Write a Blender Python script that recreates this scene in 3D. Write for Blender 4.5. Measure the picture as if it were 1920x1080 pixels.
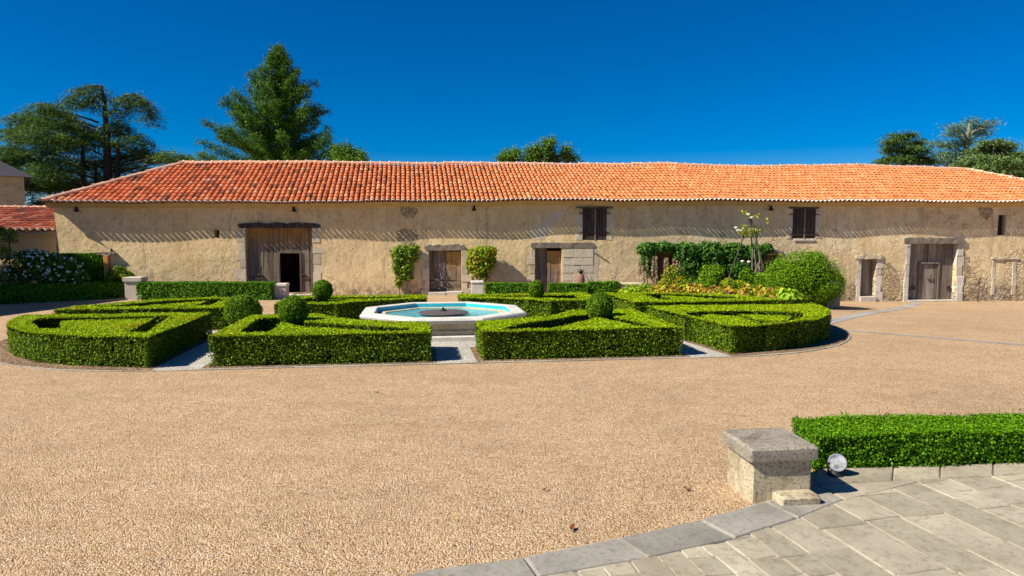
import bpy, math, random
import numpy as np
from mathutils import Vector, Matrix

for o in list(bpy.data.objects):
    bpy.data.objects.remove(o)
S = bpy.context.scene
COL = S.collection
R = math.radians
rng = np.random.default_rng(7)
random.seed(7)

# ------------------------------------------------------------------ camera
H = 2.5                       # eye height above the gravel
F = 1300.0                    # focal length in pixels of the 1920 px photograph
PITCH = math.atan(101 / F)    # looking slightly down
cam = bpy.data.cameras.new('camera')
cam.sensor_width = 36.0
cam.lens = F / 1920 * 36.0
cam.clip_start = 0.1
cam.clip_end = 2000
camo = bpy.data.objects.new('camera', cam)
camo.location = (0, 0, H)
camo.rotation_euler = (math.pi / 2 - PITCH, 0, 0)
COL.objects.link(camo)
S.camera = camo

# ------------------------------------------------------------------ sun and sky
SUN = Vector((1.0, 0.40, -0.98)).normalized()      # direction the light travels
elev = math.asin(-SUN.z)
w = bpy.data.worlds.new('World')
S.world = w
w.use_nodes = True
wn = w.node_tree
wn.nodes.clear()
sky = wn.nodes.new('ShaderNodeTexSky')
sky.sky_type = 'NISHITA'
sky.sun_disc = False
sky.sun_elevation = elev
sky.sun_rotation = math.atan2(SUN.x, SUN.y) + math.pi
sky.altitude = 1500
sky.air_density = 1.0
sky.dust_density = 0.0
sky.ozone_density = 6.0
hs = wn.nodes.new('ShaderNodeHueSaturation')
hs.inputs['Hue'].default_value = 0.508
hs.inputs['Saturation'].default_value = 1.56
hs.inputs['Value'].default_value = 0.69
bg = wn.nodes.new('ShaderNodeBackground')
bg.inputs['Strength'].default_value = 0.082
wo = wn.nodes.new('ShaderNodeOutputWorld')
wn.links.new(sky.outputs[0], hs.inputs['Color'])
wn.links.new(hs.outputs[0], bg.inputs[0])
wn.links.new(bg.outputs[0], wo.inputs[0])
sl = bpy.data.lights.new('sun', 'SUN')
sl.energy = 4.8
sl.angle = R(0.5)
sl.color = (1.0, 0.92, 0.77)
so = bpy.data.objects.new('sun', sl)
so.rotation_euler = SUN.to_track_quat('-Z', 'Y').to_euler()
so.location = (-30, -10, 30)
COL.objects.link(so)
S.view_settings.view_transform = 'Standard'
S.view_settings.look = 'None'
S.view_settings.exposure = 0.79
S.view_settings.gamma = 1
S.render.engine = 'CYCLES'
S.cycles.max_bounces = 6
S.cycles.transparent_max_bounces = 6

# ------------------------------------------------------------------ pixel helpers (photograph pixels -> metres)
cp, sp_ = math.cos(PITCH), math.sin(PITCH)
def ray(px, py):
    xc, yc = (px - 960) / F, (540 - py) / F
    return Vector((xc, cp + yc * sp_, -sp_ + yc * cp))
CAM = Vector((0, 0, H))
def at(px, py, Y):
    d = ray(px, py)
    return CAM + d * (Y / d.y)
def onz(px, py, z=0.0):
    d = ray(px, py)
    return CAM + d * ((z - H) / d.z)
# the facade's own frame: u along the wall, v into the building
FA = R(3.5)
FO = Vector((0, 28.6, 0))
FU = Vector((math.cos(FA), math.sin(FA), 0))
FV = Vector((-math.sin(FA), math.cos(FA), 0))
def fp(px, py, v=0.0):
    d = ray(px, py)
    t = ((FO + FV * v - CAM).dot(FV)) / d.dot(FV)
    p = CAM + d * t - FO
    return p.dot(FU), p.z
def fw(u, v, z):
    return FO + FU * u + FV * v + Vector((0, 0, z))
def sstep(a, b, x):
    t = np.clip((np.asarray(x, float) - a) / (b - a), 0, 1)
    return t * t * (3 - 2 * t)
ZB = fp(1750, 565)[1]
def gz(x, y):
    return ZB * sstep(5, 16, x) * sstep(18, 28, y)
def gp(px, py):
    z = 0.0
    for _ in range(4):
        p = onz(px, py, z)
        z = float(gz(p.x, p.y))
    return Vector((p.x, p.y, z))

# ------------------------------------------------------------------ object helpers
def tag(o, label=None, cat=None, group=None, kind=None):
    if label: o['label'] = label
    if cat: o['category'] = cat
    if group: o['group'] = group
    if kind: o['kind'] = kind
    return o
def empty(name, label, cat, loc=(0, 0, 0), rz=0.0, group=None):
    o = bpy.data.objects.new(name, None)
    o.empty_display_size = 0.2
    o.location = loc
    o.rotation_euler = (0, 0, rz)
    COL.objects.link(o)
    return tag(o, label, cat, group)
def link(name, me, mats, parent=None, loc=None):
    o = bpy.data.objects.new(name, me)
    for m in (mats if isinstance(mats, (list, tuple)) else [mats]):
        me.materials.append(m)
    COL.objects.link(o)
    if parent: o.parent = parent
    if loc is not None: o.location = loc
    return o

class MB:
    def __init__(s): s.v, s.f, s.m = [], [], []
    def add(s, vs, fs, mi=0):
        b = len(s.v)
        s.v += [tuple(map(float, p)) for p in vs]
        s.f += [tuple(i + b for i in f) for f in fs]
        s.m += [mi] * len(fs)
        return s
    def box(s, x0, x1, y0, y1, z0, z1, mi=0, j=0.0):
        vs = [(x, y, z) for z in (z0, z1) for y in (y0, y1) for x in (x0, x1)]
        if j: vs = [tuple(c + random.uniform(-j, j) for c in p) for p in vs]
        return s.add(vs, [(0, 2, 3, 1), (4, 5, 7, 6), (0, 1, 5, 4), (2, 6, 7, 3), (0, 4, 6, 2), (1, 3, 7, 5)], mi)
    def cbox(s, x0, x1, y0, y1, z0, z1, c=0.01, mi=0, j=0.0):
        """box with chamfered vertical and top edges"""
        pr = [(x0 + c, y0), (x1 - c, y0), (x1, y0 + c), (x1, y1 - c), (x1 - c, y1), (x0 + c, y1), (x0, y1 - c), (x0, y0 + c)]
        def shr(p, d):
            cx, cy = (x0 + x1) / 2, (y0 + y1) / 2
            return (cx + (p[0] - cx) * (1 - 2 * d / (x1 - x0)), cy + (p[1] - cy) * (1 - 2 * d / (y1 - y0)))
        rings = [(pr, z0), (pr, z1 - c), ([shr(p, c) for p in pr], z1)]
        vs = [(p[0] + random.uniform(-j, j), p[1] + random.uniform(-j, j), z) for rg, z in rings for p in rg]
        fs = [(k * 8 + i, k * 8 + (i + 1) % 8, k * 8 + 8 + (i + 1) % 8, k * 8 + 8 + i) for k in range(2) for i in range(8)]
        fs += [tuple(range(16, 24)), tuple(range(7, -1, -1))]
        return s.add(vs, fs, mi)
    def prism(s, poly, z0, z1, mi=0):
        n = len(poly)
        z0s = z0 if hasattr(z0, '__len__') else [z0] * n
        z1s = z1 if hasattr(z1, '__len__') else [z1] * n
        vs = [(p[0], p[1], z) for p, z in zip(poly, z0s)] + [(p[0], p[1], z) for p, z in zip(poly, z1s)]
        fs = [(i, (i + 1) % n, n + (i + 1) % n, n + i) for i in range(n)] + [tuple(range(n, 2 * n)), tuple(range(n - 1, -1, -1))]
        return s.add(vs, fs, mi)
    def sheet(s, poly, z, mi=0):
        return s.add([(p[0], p[1], z) for p in poly], [tuple(range(len(poly)))], mi)
    def tube(s, pts, rad, n=6, mi=0, cap=True):
        pts = [Vector(p) for p in pts]
        if not hasattr(rad, '__len__'): rad = [rad] * len(pts)
        vs, fs = [], []
        for i, p in enumerate(pts):
            d = (pts[min(i + 1, len(pts) - 1)] - pts[max(i - 1, 0)]).normalized()
            a = d.orthogonal().normalized() if abs(d.z) > 0.9 else d.cross(Vector((0, 0, 1))).normalized()
            b = d.cross(a)
            for k in range(n):
                t = 2 * math.pi * k / n
                vs.append(p + (a * math.cos(t) + b * math.sin(t)) * rad[i])
        for i in range(len(pts) - 1):
            for k in range(n):
                fs.append((i * n + k, i * n + (k + 1) % n, i * n + n + (k + 1) % n, i * n + n + k))
        if cap: fs += [tuple(range(n - 1, -1, -1)), tuple(range((len(pts) - 1) * n, len(pts) * n))]
        return s.add(vs, fs, mi)
    def lathe(s, prof, n=24, c=(0, 0, 0), mi=0, M=None, phase=0.0):
        vs, fs = [], []
        for r, z in prof:
            for k in range(n):
                t = 2 * math.pi * k / n + phase
                p = Vector((r * math.cos(t), r * math.sin(t), z))
                if M is not None: p = M @ p
                vs.append(p + Vector(c))
        for i in range(len(prof) - 1):
            for k in range(n):
                fs.append((i * n + k, i * n + (k + 1) % n, i * n + n + (k + 1) % n, i * n + n + k))
        fs += [tuple(range(n - 1, -1, -1)), tuple(range((len(prof) - 1) * n, len(prof) * n))]
        return s.add(vs, fs, mi)
    def build(s, name, mats, parent=None, smooth=False, loc=None, rot=None):
        me = bpy.data.meshes.new(name)
        me.from_pydata(s.v, [], s.f)
        if any(s.m): me.polygons.foreach_set('material_index', s.m)
        if smooth: me.polygons.foreach_set('use_smooth', [True] * len(me.polygons))
        me.update()
        o = link(name, me, mats, parent, loc)
        if rot is not None: o.rotation_euler = rot
        return o

def unit(a): return a / np.maximum(np.linalg.norm(a, axis=1, keepdims=True), 1e-9)
def leaf_arrays(P, N, L, W, spread=0.7, T=None, tj=1.0):
    """one rhombic leaf per point: P (n,3), N rough normal, T preferred long axis"""
    n = len(P)
    nn = unit(N + rng.normal(0, spread, (n, 3)))
    t = rng.normal(0, 1, (n, 3)) if T is None else T + rng.normal(0, tj, (n, 3))
    t = unit(t - nn * (t * nn).sum(1, keepdims=True))
    b = np.cross(nn, t)
    s = rng.uniform(0.65, 1.25, (n, 1))
    L2, W2 = L * s * 0.5, W * s * 0.5
    fold = nn * W2 * 0.35
    V = np.stack([P - t * L2, P + b * W2 + fold, P + t * L2, P - b * W2 + fold], 1)
    return V.reshape(-1, 3)
def quad_mesh(name, V, core=None, mats=(), parent=None, leaf_mi=None):
    """V: (4n,3) loose quads; core: MB whose faces take material 0, leaves take material 1"""
    cv = np.array(core.v, float).reshape(-1, 3) if core else np.zeros((0, 3))
    nq = len(V) // 4
    allv = np.concatenate([cv, V]).astype(np.float32)
    loops, starts, mi = [], [], []
    c = 0
    if core:
        for f, m in zip(core.f, core.m):
            loops += f; starts.append(c); c += len(f); mi.append(m)
    li = np.concatenate([np.array(loops, np.int32), np.arange(len(cv), len(cv) + nq * 4, dtype=np.int32)])
    ls = np.concatenate([np.array(starts, np.int32), c + np.arange(0, nq * 4, 4, dtype=np.int32)])
    lm = 1 if core else 0
    lmi = np.full(nq, lm, np.int32) if leaf_mi is None else np.asarray(leaf_mi, np.int32)
    mm = np.concatenate([np.array(mi, np.int32), lmi])
    me = bpy.data.meshes.new(name)
    me.vertices.add(len(allv)); me.vertices.foreach_set('co', allv.ravel())
    me.loops.add(len(li)); me.loops.foreach_set('vertex_index', li)
    me.polygons.add(len(ls)); me.polygons.foreach_set('loop_start', ls)
    me.polygons.foreach_set('material_index', mm)
    me.update(calc_edges=True)
    return link(name, me, list(mats), parent)

# ------------------------------------------------------------------ material helpers
class NT:
    def __init__(s, name):
        s.m = bpy.data.materials.new(name)
        s.m.use_nodes = True
        s.t = s.m.node_tree
        s.t.nodes.clear()
        s.out = s.t.nodes.new('ShaderNodeOutputMaterial')
        s.co = s.t.nodes.new('ShaderNodeTexCoord')
        s.geo = s.t.nodes.new('ShaderNodeNewGeometry')
        s.P = s.co.outputs['Object']
        s.rand = s.geo.outputs['Random Per Island']
    def set(s, sock, val):
        if hasattr(val, 'is_output') or isinstance(val, bpy.types.NodeSocket): s.t.links.new(val, sock)
        else: sock.default_value = val
    def map(s, scale=(1, 1, 1), rot=(0, 0, 0), vec=None):
        n = s.t.nodes.new('ShaderNodeMapping')
        s.set(n.inputs[0], vec or s.P)
        n.inputs['Scale'].default_value = scale
        n.inputs['Rotation'].default_value = rot
        return n.outputs[0]
    def noise(s, scale, detail=4, rough=0.6, vec=None, dist=0.0, col=False):
        n = s.t.nodes.new('ShaderNodeTexNoise')
        s.set(n.inputs['Vector'], vec or s.P)
        n.inputs['Scale'].default_value = scale
        n.inputs['Detail'].default_value = detail
        n.inputs['Roughness'].default_value = rough
        n.inputs['Distortion'].default_value = dist
        return n.outputs['Color' if col else 'Fac']
    def voro(s, scale, out='Distance', feature='F1', vec=None, rnd=1.0):
        n = s.t.nodes.new('ShaderNodeTexVoronoi')
        n.feature = feature
        s.set(n.inputs['Vector'], vec or s.P)
        n.inputs['Scale'].default_value = scale
        n.inputs['Randomness'].default_value = rnd
        return n.outputs[out]
    def ramp(s, fac, stops, interp='LINEAR'):
        n = s.t.nodes.new('ShaderNodeValToRGB')
        n.color_ramp.interpolation = interp
        e = n.color_ramp.elements
        while len(e) < len(stops): e.new(0.5)
        for k, (p, c) in zip(e, stops):
            k.position = p
            k.color = (c, c, c, 1) if not hasattr(c, '__len__') else (*c, 1)
        s.set(n.inputs[0], fac)
        return n.outputs[0]
    def mix(s, fac, a, b, mode='MIX'):
        n = s.t.nodes.new('ShaderNodeMix')
        n.data_type = 'RGBA'; n.blend_type = mode
        s.set(n.inputs[0], fac)
        for sock, val in ((n.inputs[6], a), (n.inputs[7], b)):
            s.set(sock, (*val, 1) if isinstance(val, tuple) and len(val) == 3 else val)
        return n.outputs[2]
    def math(s, op, a, b=0.0, c=0.0, clamp=False):
        n = s.t.nodes.new('ShaderNodeMath')
        n.operation = op; n.use_clamp = clamp
        s.set(n.inputs[0], a); s.set(n.inputs[1], b); s.set(n.inputs[2], c)
        return n.outputs[0]
    def xyz(s, vec=None):
        n = s.t.nodes.new('ShaderNodeSeparateXYZ')
        s.set(n.inputs[0], vec or s.P)
        return n.outputs
    def rng(s, v, a, b, c=0.0, d=1.0, smooth=False):
        n = s.t.nodes.new('ShaderNodeMapRange')
        if smooth: n.interpolation_type = 'SMOOTHSTEP'
        s.set(n.inputs[0], v)
        for k, q in zip((1, 2, 3, 4), (a, b, c, d)): n.inputs[k].default_value = q
        return n.outputs[0]
    def bump(s, h, strength=0.5, dist=0.02, nrm=None):
        n = s.t.nodes.new('ShaderNodeBump')
        n.inputs['Strength'].default_value = strength
        n.inputs['Distance'].default_value = dist
        s.set(n.inputs['Height'], h)
        if nrm: s.set(n.inputs['Normal'], nrm)
        return n.outputs[0]
    def bsdf(s, col, rough=0.85, bump=None, metal=0.0, spec=0.3):
        n = s.t.nodes.new('ShaderNodeBsdfPrincipled')
        s.set(n.inputs['Base Color'], (*col, 1) if isinstance(col, tuple) and len(col) == 3 else col)
        s.set(n.inputs['Roughness'], rough)
        n.inputs['Metallic'].default_value = metal
        n.inputs['Specular IOR Level'].default_value = spec
        if bump: s.set(n.inputs['Normal'], bump)
        s.t.links.new(n.outputs[0], s.out.inputs[0])
        return n

def m_plain(name, c1, c2, scale=6, rough=0.85, bstr=0.4, bdist=0.01, metal=0.0, spec=0.3, island=0.0, bscale=None):
    n = NT(name)
    f = n.noise(scale, 6, 0.65)
    c = n.mix(n.rng(f, 0.3, 0.7), c1, c2)
    if island:
        c = n.mix(1.0, c, n.ramp(n.rand, [(0, 1 - island), (1, 1 + island)]), 'MULTIPLY')
    n.bsdf(c, rough, n.bump(n.noise(bscale or scale * 4, 6, 0.7), bstr, bdist), metal, spec)
    return n.m
def m_leaf(name, cols, yellow=None, ysc=0.9, ythr=(0.6, 0.75), trans=0.2, rough=0.55, spec=0.12):
    n = NT(name)
    stops = [(i / (len(cols) - 1), c) for i, c in enumerate(cols)]
    c = n.ramp(n.rand, stops)
    if yellow:
        c = n.mix(n.math('MULTIPLY', n.rng(n.noise(ysc, 4, 0.6), *ythr), n.rng(n.rand, 0.1, 0.6)), c, yellow)
    p = n.t.nodes.new('ShaderNodeBsdfPrincipled')
    n.set(p.inputs['Base Color'], c)
    p.inputs['Roughness'].default_value = rough
    p.inputs['Specular IOR Level'].default_value = spec
    tr = n.t.nodes.new('ShaderNodeBsdfTranslucent')
    n.set(tr.inputs[0], n.mix(1.0, c, (1.15, 1.2, 0.6), 'MULTIPLY'))
    mx = n.t.nodes.new('ShaderNodeMixShader')
    mx.inputs[0].default_value = trans
    n.t.links.new(p.outputs[0], mx.inputs[1]); n.t.links.new(tr.outputs[0], mx.inputs[2])
    n.t.links.new(mx.outputs[0], n.out.inputs[0])
    return n.m

# ---- gravel
def m_gravel(name, stops, sc=78.0, patch=None, bstr=0.75):
    n = NT(name)
    rot = n.map((1, 1, 1), (0.5, 0.3, 0.4))
    cell = n.voro(sc, 'Color', vec=rot)
    d = n.voro(sc, 'Distance', vec=rot)
    d2 = n.voro(sc * 0.47, 'Distance', vec=rot)
    lum = n.xyz(cell)[0]
    c = n.ramp(lum, stops)
    big = n.noise(0.35, 5, 0.6)
    c = n.mix(1.0, c, n.ramp(big, [(0.3, 0.88), (0.5, 1.02), (0.7, 1.08)]), 'MULTIPLY')
    drift = n.noise(1.0, 5, 0.65, n.map((0.5, 1.6, 1), (0, 0, 0.35)), 0.8)
    c = n.mix(n.rng(drift, 0.52, 0.7, 0, 0.35), c, (0.40, 0.25, 0.12))
    mid = n.noise(2.2, 6, 0.75)
    c = n.mix(1.0, c, n.ramp(mid, [(0.35, 0.9), (0.65, 1.08)]), 'MULTIPLY')
    fine = n.noise(11, 3, 0.8)
    c = n.mix(1.0, c, n.ramp(fine, [(0.3, 0.82), (0.55, 1.05)]), 'MULTIPLY')
    h = n.math('ADD', n.math('MULTIPLY', d, -1.0), n.math('MULTIPLY', d2, -0.8))
    b1 = n.bump(h, bstr, 0.03)
    b = n.bump(n.noise(7, 5, 0.7), 0.45, 0.05, b1)
    n.bsdf(c, 0.9, b, 0, 0.2)
    return n.m
M = {}
M['gravel'] = m_gravel('gravel', [(0.0, (0.16, 0.09, 0.04)), (0.12, (0.38, 0.22, 0.09)), (0.28, (0.52, 0.33, 0.17)), (0.5, (0.57, 0.385, 0.215)), (0.72, (0.55, 0.39, 0.255)), (0.9, (0.68, 0.51, 0.34)), (1.0, (0.76, 0.63, 0.47))])
M['white_gravel'] = m_gravel('white_gravel', [(0, (0.24, 0.21, 0.175)), (0.3, (0.44, 0.41, 0.37)), (0.7, (0.55, 0.52, 0.475)), (1, (0.68, 0.66, 0.62))], 48)
M['soil'] = m_gravel('soil', [(0, (0.08, 0.05, 0.03)), (0.5, (0.20, 0.125, 0.075)), (1, (0.36, 0.25, 0.16))], 30)
# ---- stone
def m_stone(name, c1, c2, dark, pit=0.5, sc=4.0, lich=None):
    n = NT(name)
    c = n.mix(n.rng(n.noise(sc, 6, 0.65), 0.32, 0.68), c1, c2)
    c = n.mix(n.math('MULTIPLY', n.rng(n.noise(sc * 9, 5, 0.75), 0.5, 0.66), pit), c, dark)
    c = n.mix(n.math('MULTIPLY', n.rng(n.noise(sc * 0.6, 6, 0.7, dist=0.6), 0.5, 0.7), pit * 0.7), c, dark)
    if lich: c = n.mix(n.rng(n.noise(sc * 1.7, 5, 0.7), 0.6, 0.72, 0, 0.6), c, lich)
    c = n.mix(1.0, c, n.ramp(n.rand, [(0, 0.80), (1, 1.15)]), 'MULTIPLY')
    b = n.bump(n.noise(sc * 10, 8, 0.75), 0.5, 0.012)
    n.bsdf(c, 0.9, b, 0, 0.2)
    return n.m
M['stone_pale'] = m_stone('stone_pale', (0.46, 0.42, 0.36), (0.56, 0.50, 0.42), (0.22, 0.20, 0.18), 0.45)
M['stone_jamb'] = m_stone('stone_jamb', (0.50, 0.42, 0.30), (0.58, 0.50, 0.38), (0.32, 0.27, 0.2), 0.5)
M['stone_cap'] = m_stone('stone_cap', (0.24, 0.21, 0.17), (0.36, 0.32, 0.26), (0.04, 0.036, 0.028), 1.0, 5)
M['stone_body'] = m_stone('stone_body', (0.43, 0.36, 0.245), (0.53, 0.455, 0.325), (0.08, 0.06, 0.03), 0.9, 4, (0.3, 0.24, 0.1))
M['stone_white'] = m_stone('stone_white', (0.52, 0.48, 0.41), (0.62, 0.58, 0.50), (0.34, 0.30, 0.24), 0.5, 3)
M['stone_rim'] = m_stone('stone_rim', (0.56, 0.54, 0.49), (0.68, 0.66, 0.61), (0.30, 0.27, 0.22), 0.62, 3)
M['stone_ped'] = m_stone('stone_ped', (0.52, 0.43, 0.28), (0.64, 0.54, 0.38), (0.16, 0.12, 0.07), 0.6, 3)
M['slab'] = m_stone('slab', (0.31, 0.27, 0.20), (0.43, 0.385, 0.295), (0.18, 0.148, 0.108), 0.6, 1.5)
M['slab_edge'] = m_stone('slab_edge', (0.215, 0.205, 0.18), (0.30, 0.28, 0.24), (0.11, 0.105, 0.092), 0.6, 2.2)
M['mortar'] = m_plain('mortar', (0.22, 0.195, 0.15), (0.42, 0.385, 0.32), 5)
M['gutter'] = m_stone('gutter', (0.30, 0.29, 0.275), (0.38, 0.36, 0.33), (0.2, 0.19, 0.18), 0.5, 3)
# ---- facade render: old lime plaster, worn to rubble lower down on the right
def m_facade():
    n = NT('facade_plaster')
    x, y, z = n.xyz()[0:3]
    P2 = n.map((1, 0.2, 1))
    base = n.mix(n.rng(n.noise(0.5, 6, 0.6, P2), 0.35, 0.65), (0.67, 0.485, 0.25), (0.77, 0.585, 0.335))
    grey = n.mix(n.rng(n.noise(0.9, 6, 0.65, P2), 0.35, 0.65), (0.66, 0.50, 0.285), (0.77, 0.62, 0.38))
    c = n.mix(n.math('ADD', n.rng(x, 2, 11, 0, 0.75, True), n.rng(n.noise(0.35, 4, 0.6, P2), 0.45, 0.62, 0, 0.4), clamp=True), base, grey)
    # mottling
    c = n.mix(1.0, c, n.ramp(n.noise(3.2, 8, 0.72, P2), [(0.28, 0.60), (0.47, 0.96), (0.72, 1.14)]), 'MULTIPLY')
    c = n.mix(1.0, c, n.ramp(n.noise(22, 5, 0.8), [(0.3, 0.78), (0.58, 1.06)]), 'MULTIPLY')
    big = n.noise(0.28, 5, 0.65, P2)
    c = n.mix(n.rng(big, 0.55, 0.72, 0, 0.5), c, (0.40, 0.33, 0.24))
    c = n.mix(n.math('MULTIPLY', n.rng(n.noise(0.6, 7, 0.7, n.map((1, .2, 1), (0, 0, 1.3))), 0.60, 0.66, 0, 0.55), n.rng(n.noise(6, 5, .7), .4, .6)), c, (0.27, 0.20, 0.12))
    pit = n.math('MULTIPLY', n.rng(n.noise(7.5, 7, 0.8), 0.56, 0.66), n.rng(n.noise(1.1, 4, 0.65), 0.40, 0.62, 0.15, 1))
    c = n.mix(n.math('MULTIPLY', pit, 0.72), c, (0.24, 0.165, 0.085))
    pale = n.math('MULTIPLY', n.rng(n.noise(0.8, 7, 0.72, n.map((1, .2, 1), (0, 0, 2.1))), 0.54, 0.60), n.rng(x, -6, 4, 0.15, 0.6))
    c = n.mix(pale, c, (0.76, 0.65, 0.46))
    # rain streaks
    st = n.noise(1.0, 5, 0.65, n.map((2.6, 0.3, 0.22)))
    c = n.mix(n.rng(st, 0.53, 0.74, 0, 0.62), c, (0.33, 0.26, 0.17))
    # faint horizontal lift lines of the render on the left
    wv = n.math('ABSOLUTE', n.math('SUBTRACT', n.math('FRACT', n.math('MULTIPLY', n.math('ADD', z, n.math('MULTIPLY', n.noise(0.8, 3, 0.5), 0.25)), 2.3)), 0.5))
    ln = n.math('MULTIPLY', n.rng(wv, 0.0, 0.035, 0.5, 0), n.math('MULTIPLY', n.rng(x, -7, -9, 0, 1), n.rng(n.noise(1.4, 3, 0.6), 0.42, 0.58)))
    c = n.mix(ln, c, (0.33, 0.24, 0.14))
    # exposed rubble
    vv = n.map((1, 0.15, 1.5))
    vd = n.noise(2.0, 4, 0.6, col=True)
    vm = n.t.nodes.new('ShaderNodeMix'); vm.data_type = 'VECTOR'
    vm.inputs[0].default_value = 0.28
    n.t.links.new(vv, vm.inputs[4]); n.t.links.new(vd, vm.inputs[5])
    edge = n.voro(5.2, 'Distance', 'DISTANCE_TO_EDGE', vec=vm.outputs[1])
    cellc = n.xyz(n.voro(5.2, 'Color', vec=vm.outputs[1]))
    stone = n.ramp(cellc[0], [(0, (0.40, 0.29, 0.16)), (0.3, (0.52, 0.43, 0.30)), (0.6, (0.58, 0.42, 0.22)), (0.8, (0.47, 0.42, 0.36)), (1, (0.62, 0.56, 0.45))])
    stone = n.mix(n.rng(edge, 0.0, 0.08, 0.55, 0), stone, (0.46, 0.36, 0.23))
    low = n.rng(z, 0.1, 2.2, 0.30, -0.02)
    right = n.rng(x, 5, 13, 0.0, 0.10)
    msk = n.rng(n.math('ADD', n.math('ADD', n.noise(0.75, 8, 0.68, P2), n.math('MULTIPLY', low, n.rng(x, 5, 13, 0.22, 0.54))), right), 0.66, 0.72)
    c = n.mix(n.math('MULTIPLY', msk, 0.62), c, stone)
    # small pock marks, cracks
    pk = n.math('MULTIPLY', n.rng(n.voro(2.3, vec=n.map((1, .2, 1.8))), 0.05, 0.10, 1, 0), n.rng(n.noise(0.8, 3, 0.6), 0.46, 0.6))
    c = n.mix(n.math('MULTIPLY', pk, 0.7), c, (0.2, 0.14, 0.08))
    cr = n.voro(0.33, 'Distance', 'DISTANCE_TO_EDGE', vec=n.mix(0.3, n.map((1, .2, .7)), n.noise(1.7, 6, 0.75, col=True)))
    crk = n.math('MULTIPLY', n.rng(cr, 0.0, 0.006, 1, 0), n.rng(n.noise(0.5, 2, 0.5), 0.5, 0.58))
    c = n.mix(n.math('MULTIPLY', crk, 0.22), c, (0.16, 0.11, 0.06))
    # ochre lichen on the upper wall, grey algae at the foot
    up = n.math('MULTIPLY', n.rng(z, 3.0, 3.7), n.rng(n.noise(1.6, 6, 0.7), 0.5, 0.68))
    c = n.mix(n.math('MULTIPLY', up, 0.55), c, (0.34, 0.22, 0.07))
    ft = n.math('MULTIPLY', n.rng(n.math('ADD', z, n.math('MULTIPLY', n.noise(1.1, 6, 0.7), 1.0)), 0.65, 1.15, 1, 0), n.rng(n.noise(3.5, 6, 0.75), 0.38, 0.6))
    c = n.mix(n.math('MULTIPLY', ft, 0.85), c, (0.13, 0.10, 0.075))
    h = n.math('ADD', n.math('MULTIPLY', n.noise(7, 8, 0.75), 0.6), n.math('MULTIPLY', n.math('MULTIPLY', msk, n.rng(edge, 0.0, 0.14)), 1.1))
    h = n.math('SUBTRACT', h, n.math('ADD', n.math('MULTIPLY', msk, 0.8), n.math('ADD', n.math('ADD', pk, n.math('MULTIPLY', pit, .35)), n.math('MULTIPLY', crk, 0.4))))
    n.bsdf(c, 0.95, n.bump(h, 0.75, 0.06, n.bump(n.noise(1.3, 4, 0.6), 0.35, 0.15)), 0, 0.15)
    return n.m
M['facade'] = m_facade()
M['cornice'] = m_plain('cornice', (0.44, 0.29, 0.10), (0.52, 0.38, 0.19), 2.4, bstr=0.7, bdist=0.03)
M['patch'] = m_plain('patch', (0.50, 0.42, 0.30), (0.62, 0.54, 0.42), 2.6, bstr=0.6, bdist=.03)
n = NT('worn_render')
e_ = n.voro(6.5, 'Distance', 'DISTANCE_TO_EDGE', vec=n.mix(.25, n.map((1, .2, 1.5)), n.noise(2.5, 5, .7, col=True)))
cc = n.ramp(n.noise(4, 7, .75), [(.3, (0.26, 0.19, 0.11)), (.45, (0.45, 0.35, 0.22)), (.6, (0.58, 0.45, 0.27)), (.75, (0.50, 0.44, 0.36))])
cc = n.mix(n.rng(e_, 0, .07, .6, 0), cc, (0.24, 0.17, 0.10))
n.bsdf(cc, .95, n.bump(n.math('ADD', n.rng(e_, 0, .12), n.noise(9, 7, .75)), .9, .05), 0, .1)
M['worn'] = n.m
M['annex'] = m_plain('annex', (0.60, 0.42, 0.22), (0.66, 0.48, 0.28), 1.2, bstr=0.4)
M['rubble'] = m_stone('rubble', (0.40, 0.34, 0.22), (0.50, 0.44, 0.31), (0.16, 0.13, 0.08), 0.9, 2.2)
# ---- tiles
def m_tile(name, old=0.0):
    n = NT(name)
    x = n.xyz()[0]
    r = n.rand
    new = n.ramp(r, [(0, (0.46, 0.14, 0.05)), (0.1, (0.58, 0.19, 0.065)), (0.45, (0.60, 0.205, 0.07)), (0.75, (0.62, 0.225, 0.085)), (0.95, (0.63, 0.25, 0.10)), (1, (0.63, 0.30, 0.15))])
    oldc = n.ramp(r, [(0, (0.14, 0.07, 0.045)), (0.08, (0.34, 0.11, 0.055)), (0.3, (0.60, 0.16, 0.06)), (0.7, (0.68, 0.20, 0.08)), (0.96, (0.66, 0.26, 0.12)), (1, (0.62, 0.34, 0.20))])
    f = n.rng(n.math('ADD', x, n.math('MULTIPLY', n.noise(0.25, 3, 0.6), 10)), -9, 7, 1, 0.05) if old < 0.5 else 1.0
    c = n.mix(f, new, oldc)
    c = n.mix(n.rng(n.noise(1.0, 7, 0.7), 0.58, 0.74, 0, 0.45), c, (0.17, 0.10, 0.07))
    c = n.mix(n.rng(n.noise(13, 4, 0.75), 0.58, 0.78, 0, 0.18), c, (0.62, 0.45, 0.33))
    n.bsdf(c, 0.85, n.bump(n.noise(30, 5, 0.7), 0.3, 0.008), 0, 0.25)
    return n.m
M['tile'] = m_tile('roof_tile')
M['tile_old'] = m_tile('roof_tile_old', 1.0)
n = NT('roof_tile_dark')
n.bsdf(n.mix(n.rng(n.noise(2.5, 6, .7), .5, .75, 0, .5), n.ramp(n.rand, [(0, (0.17, 0.05, 0.035)), (0.4, (0.36, 0.085, 0.045)), (0.8, (0.46, 0.13, 0.065)), (1, (0.55, 0.24, 0.15))]), (0.14, 0.08, 0.06)), .85, n.bump(n.noise(30, 5, .7), .3, .008))
M['tile_dark'] = n.m
M['under'] = m_plain('tile_channel', (0.26, 0.085, 0.04), (0.36, 0.13, 0.06), 3)
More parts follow.
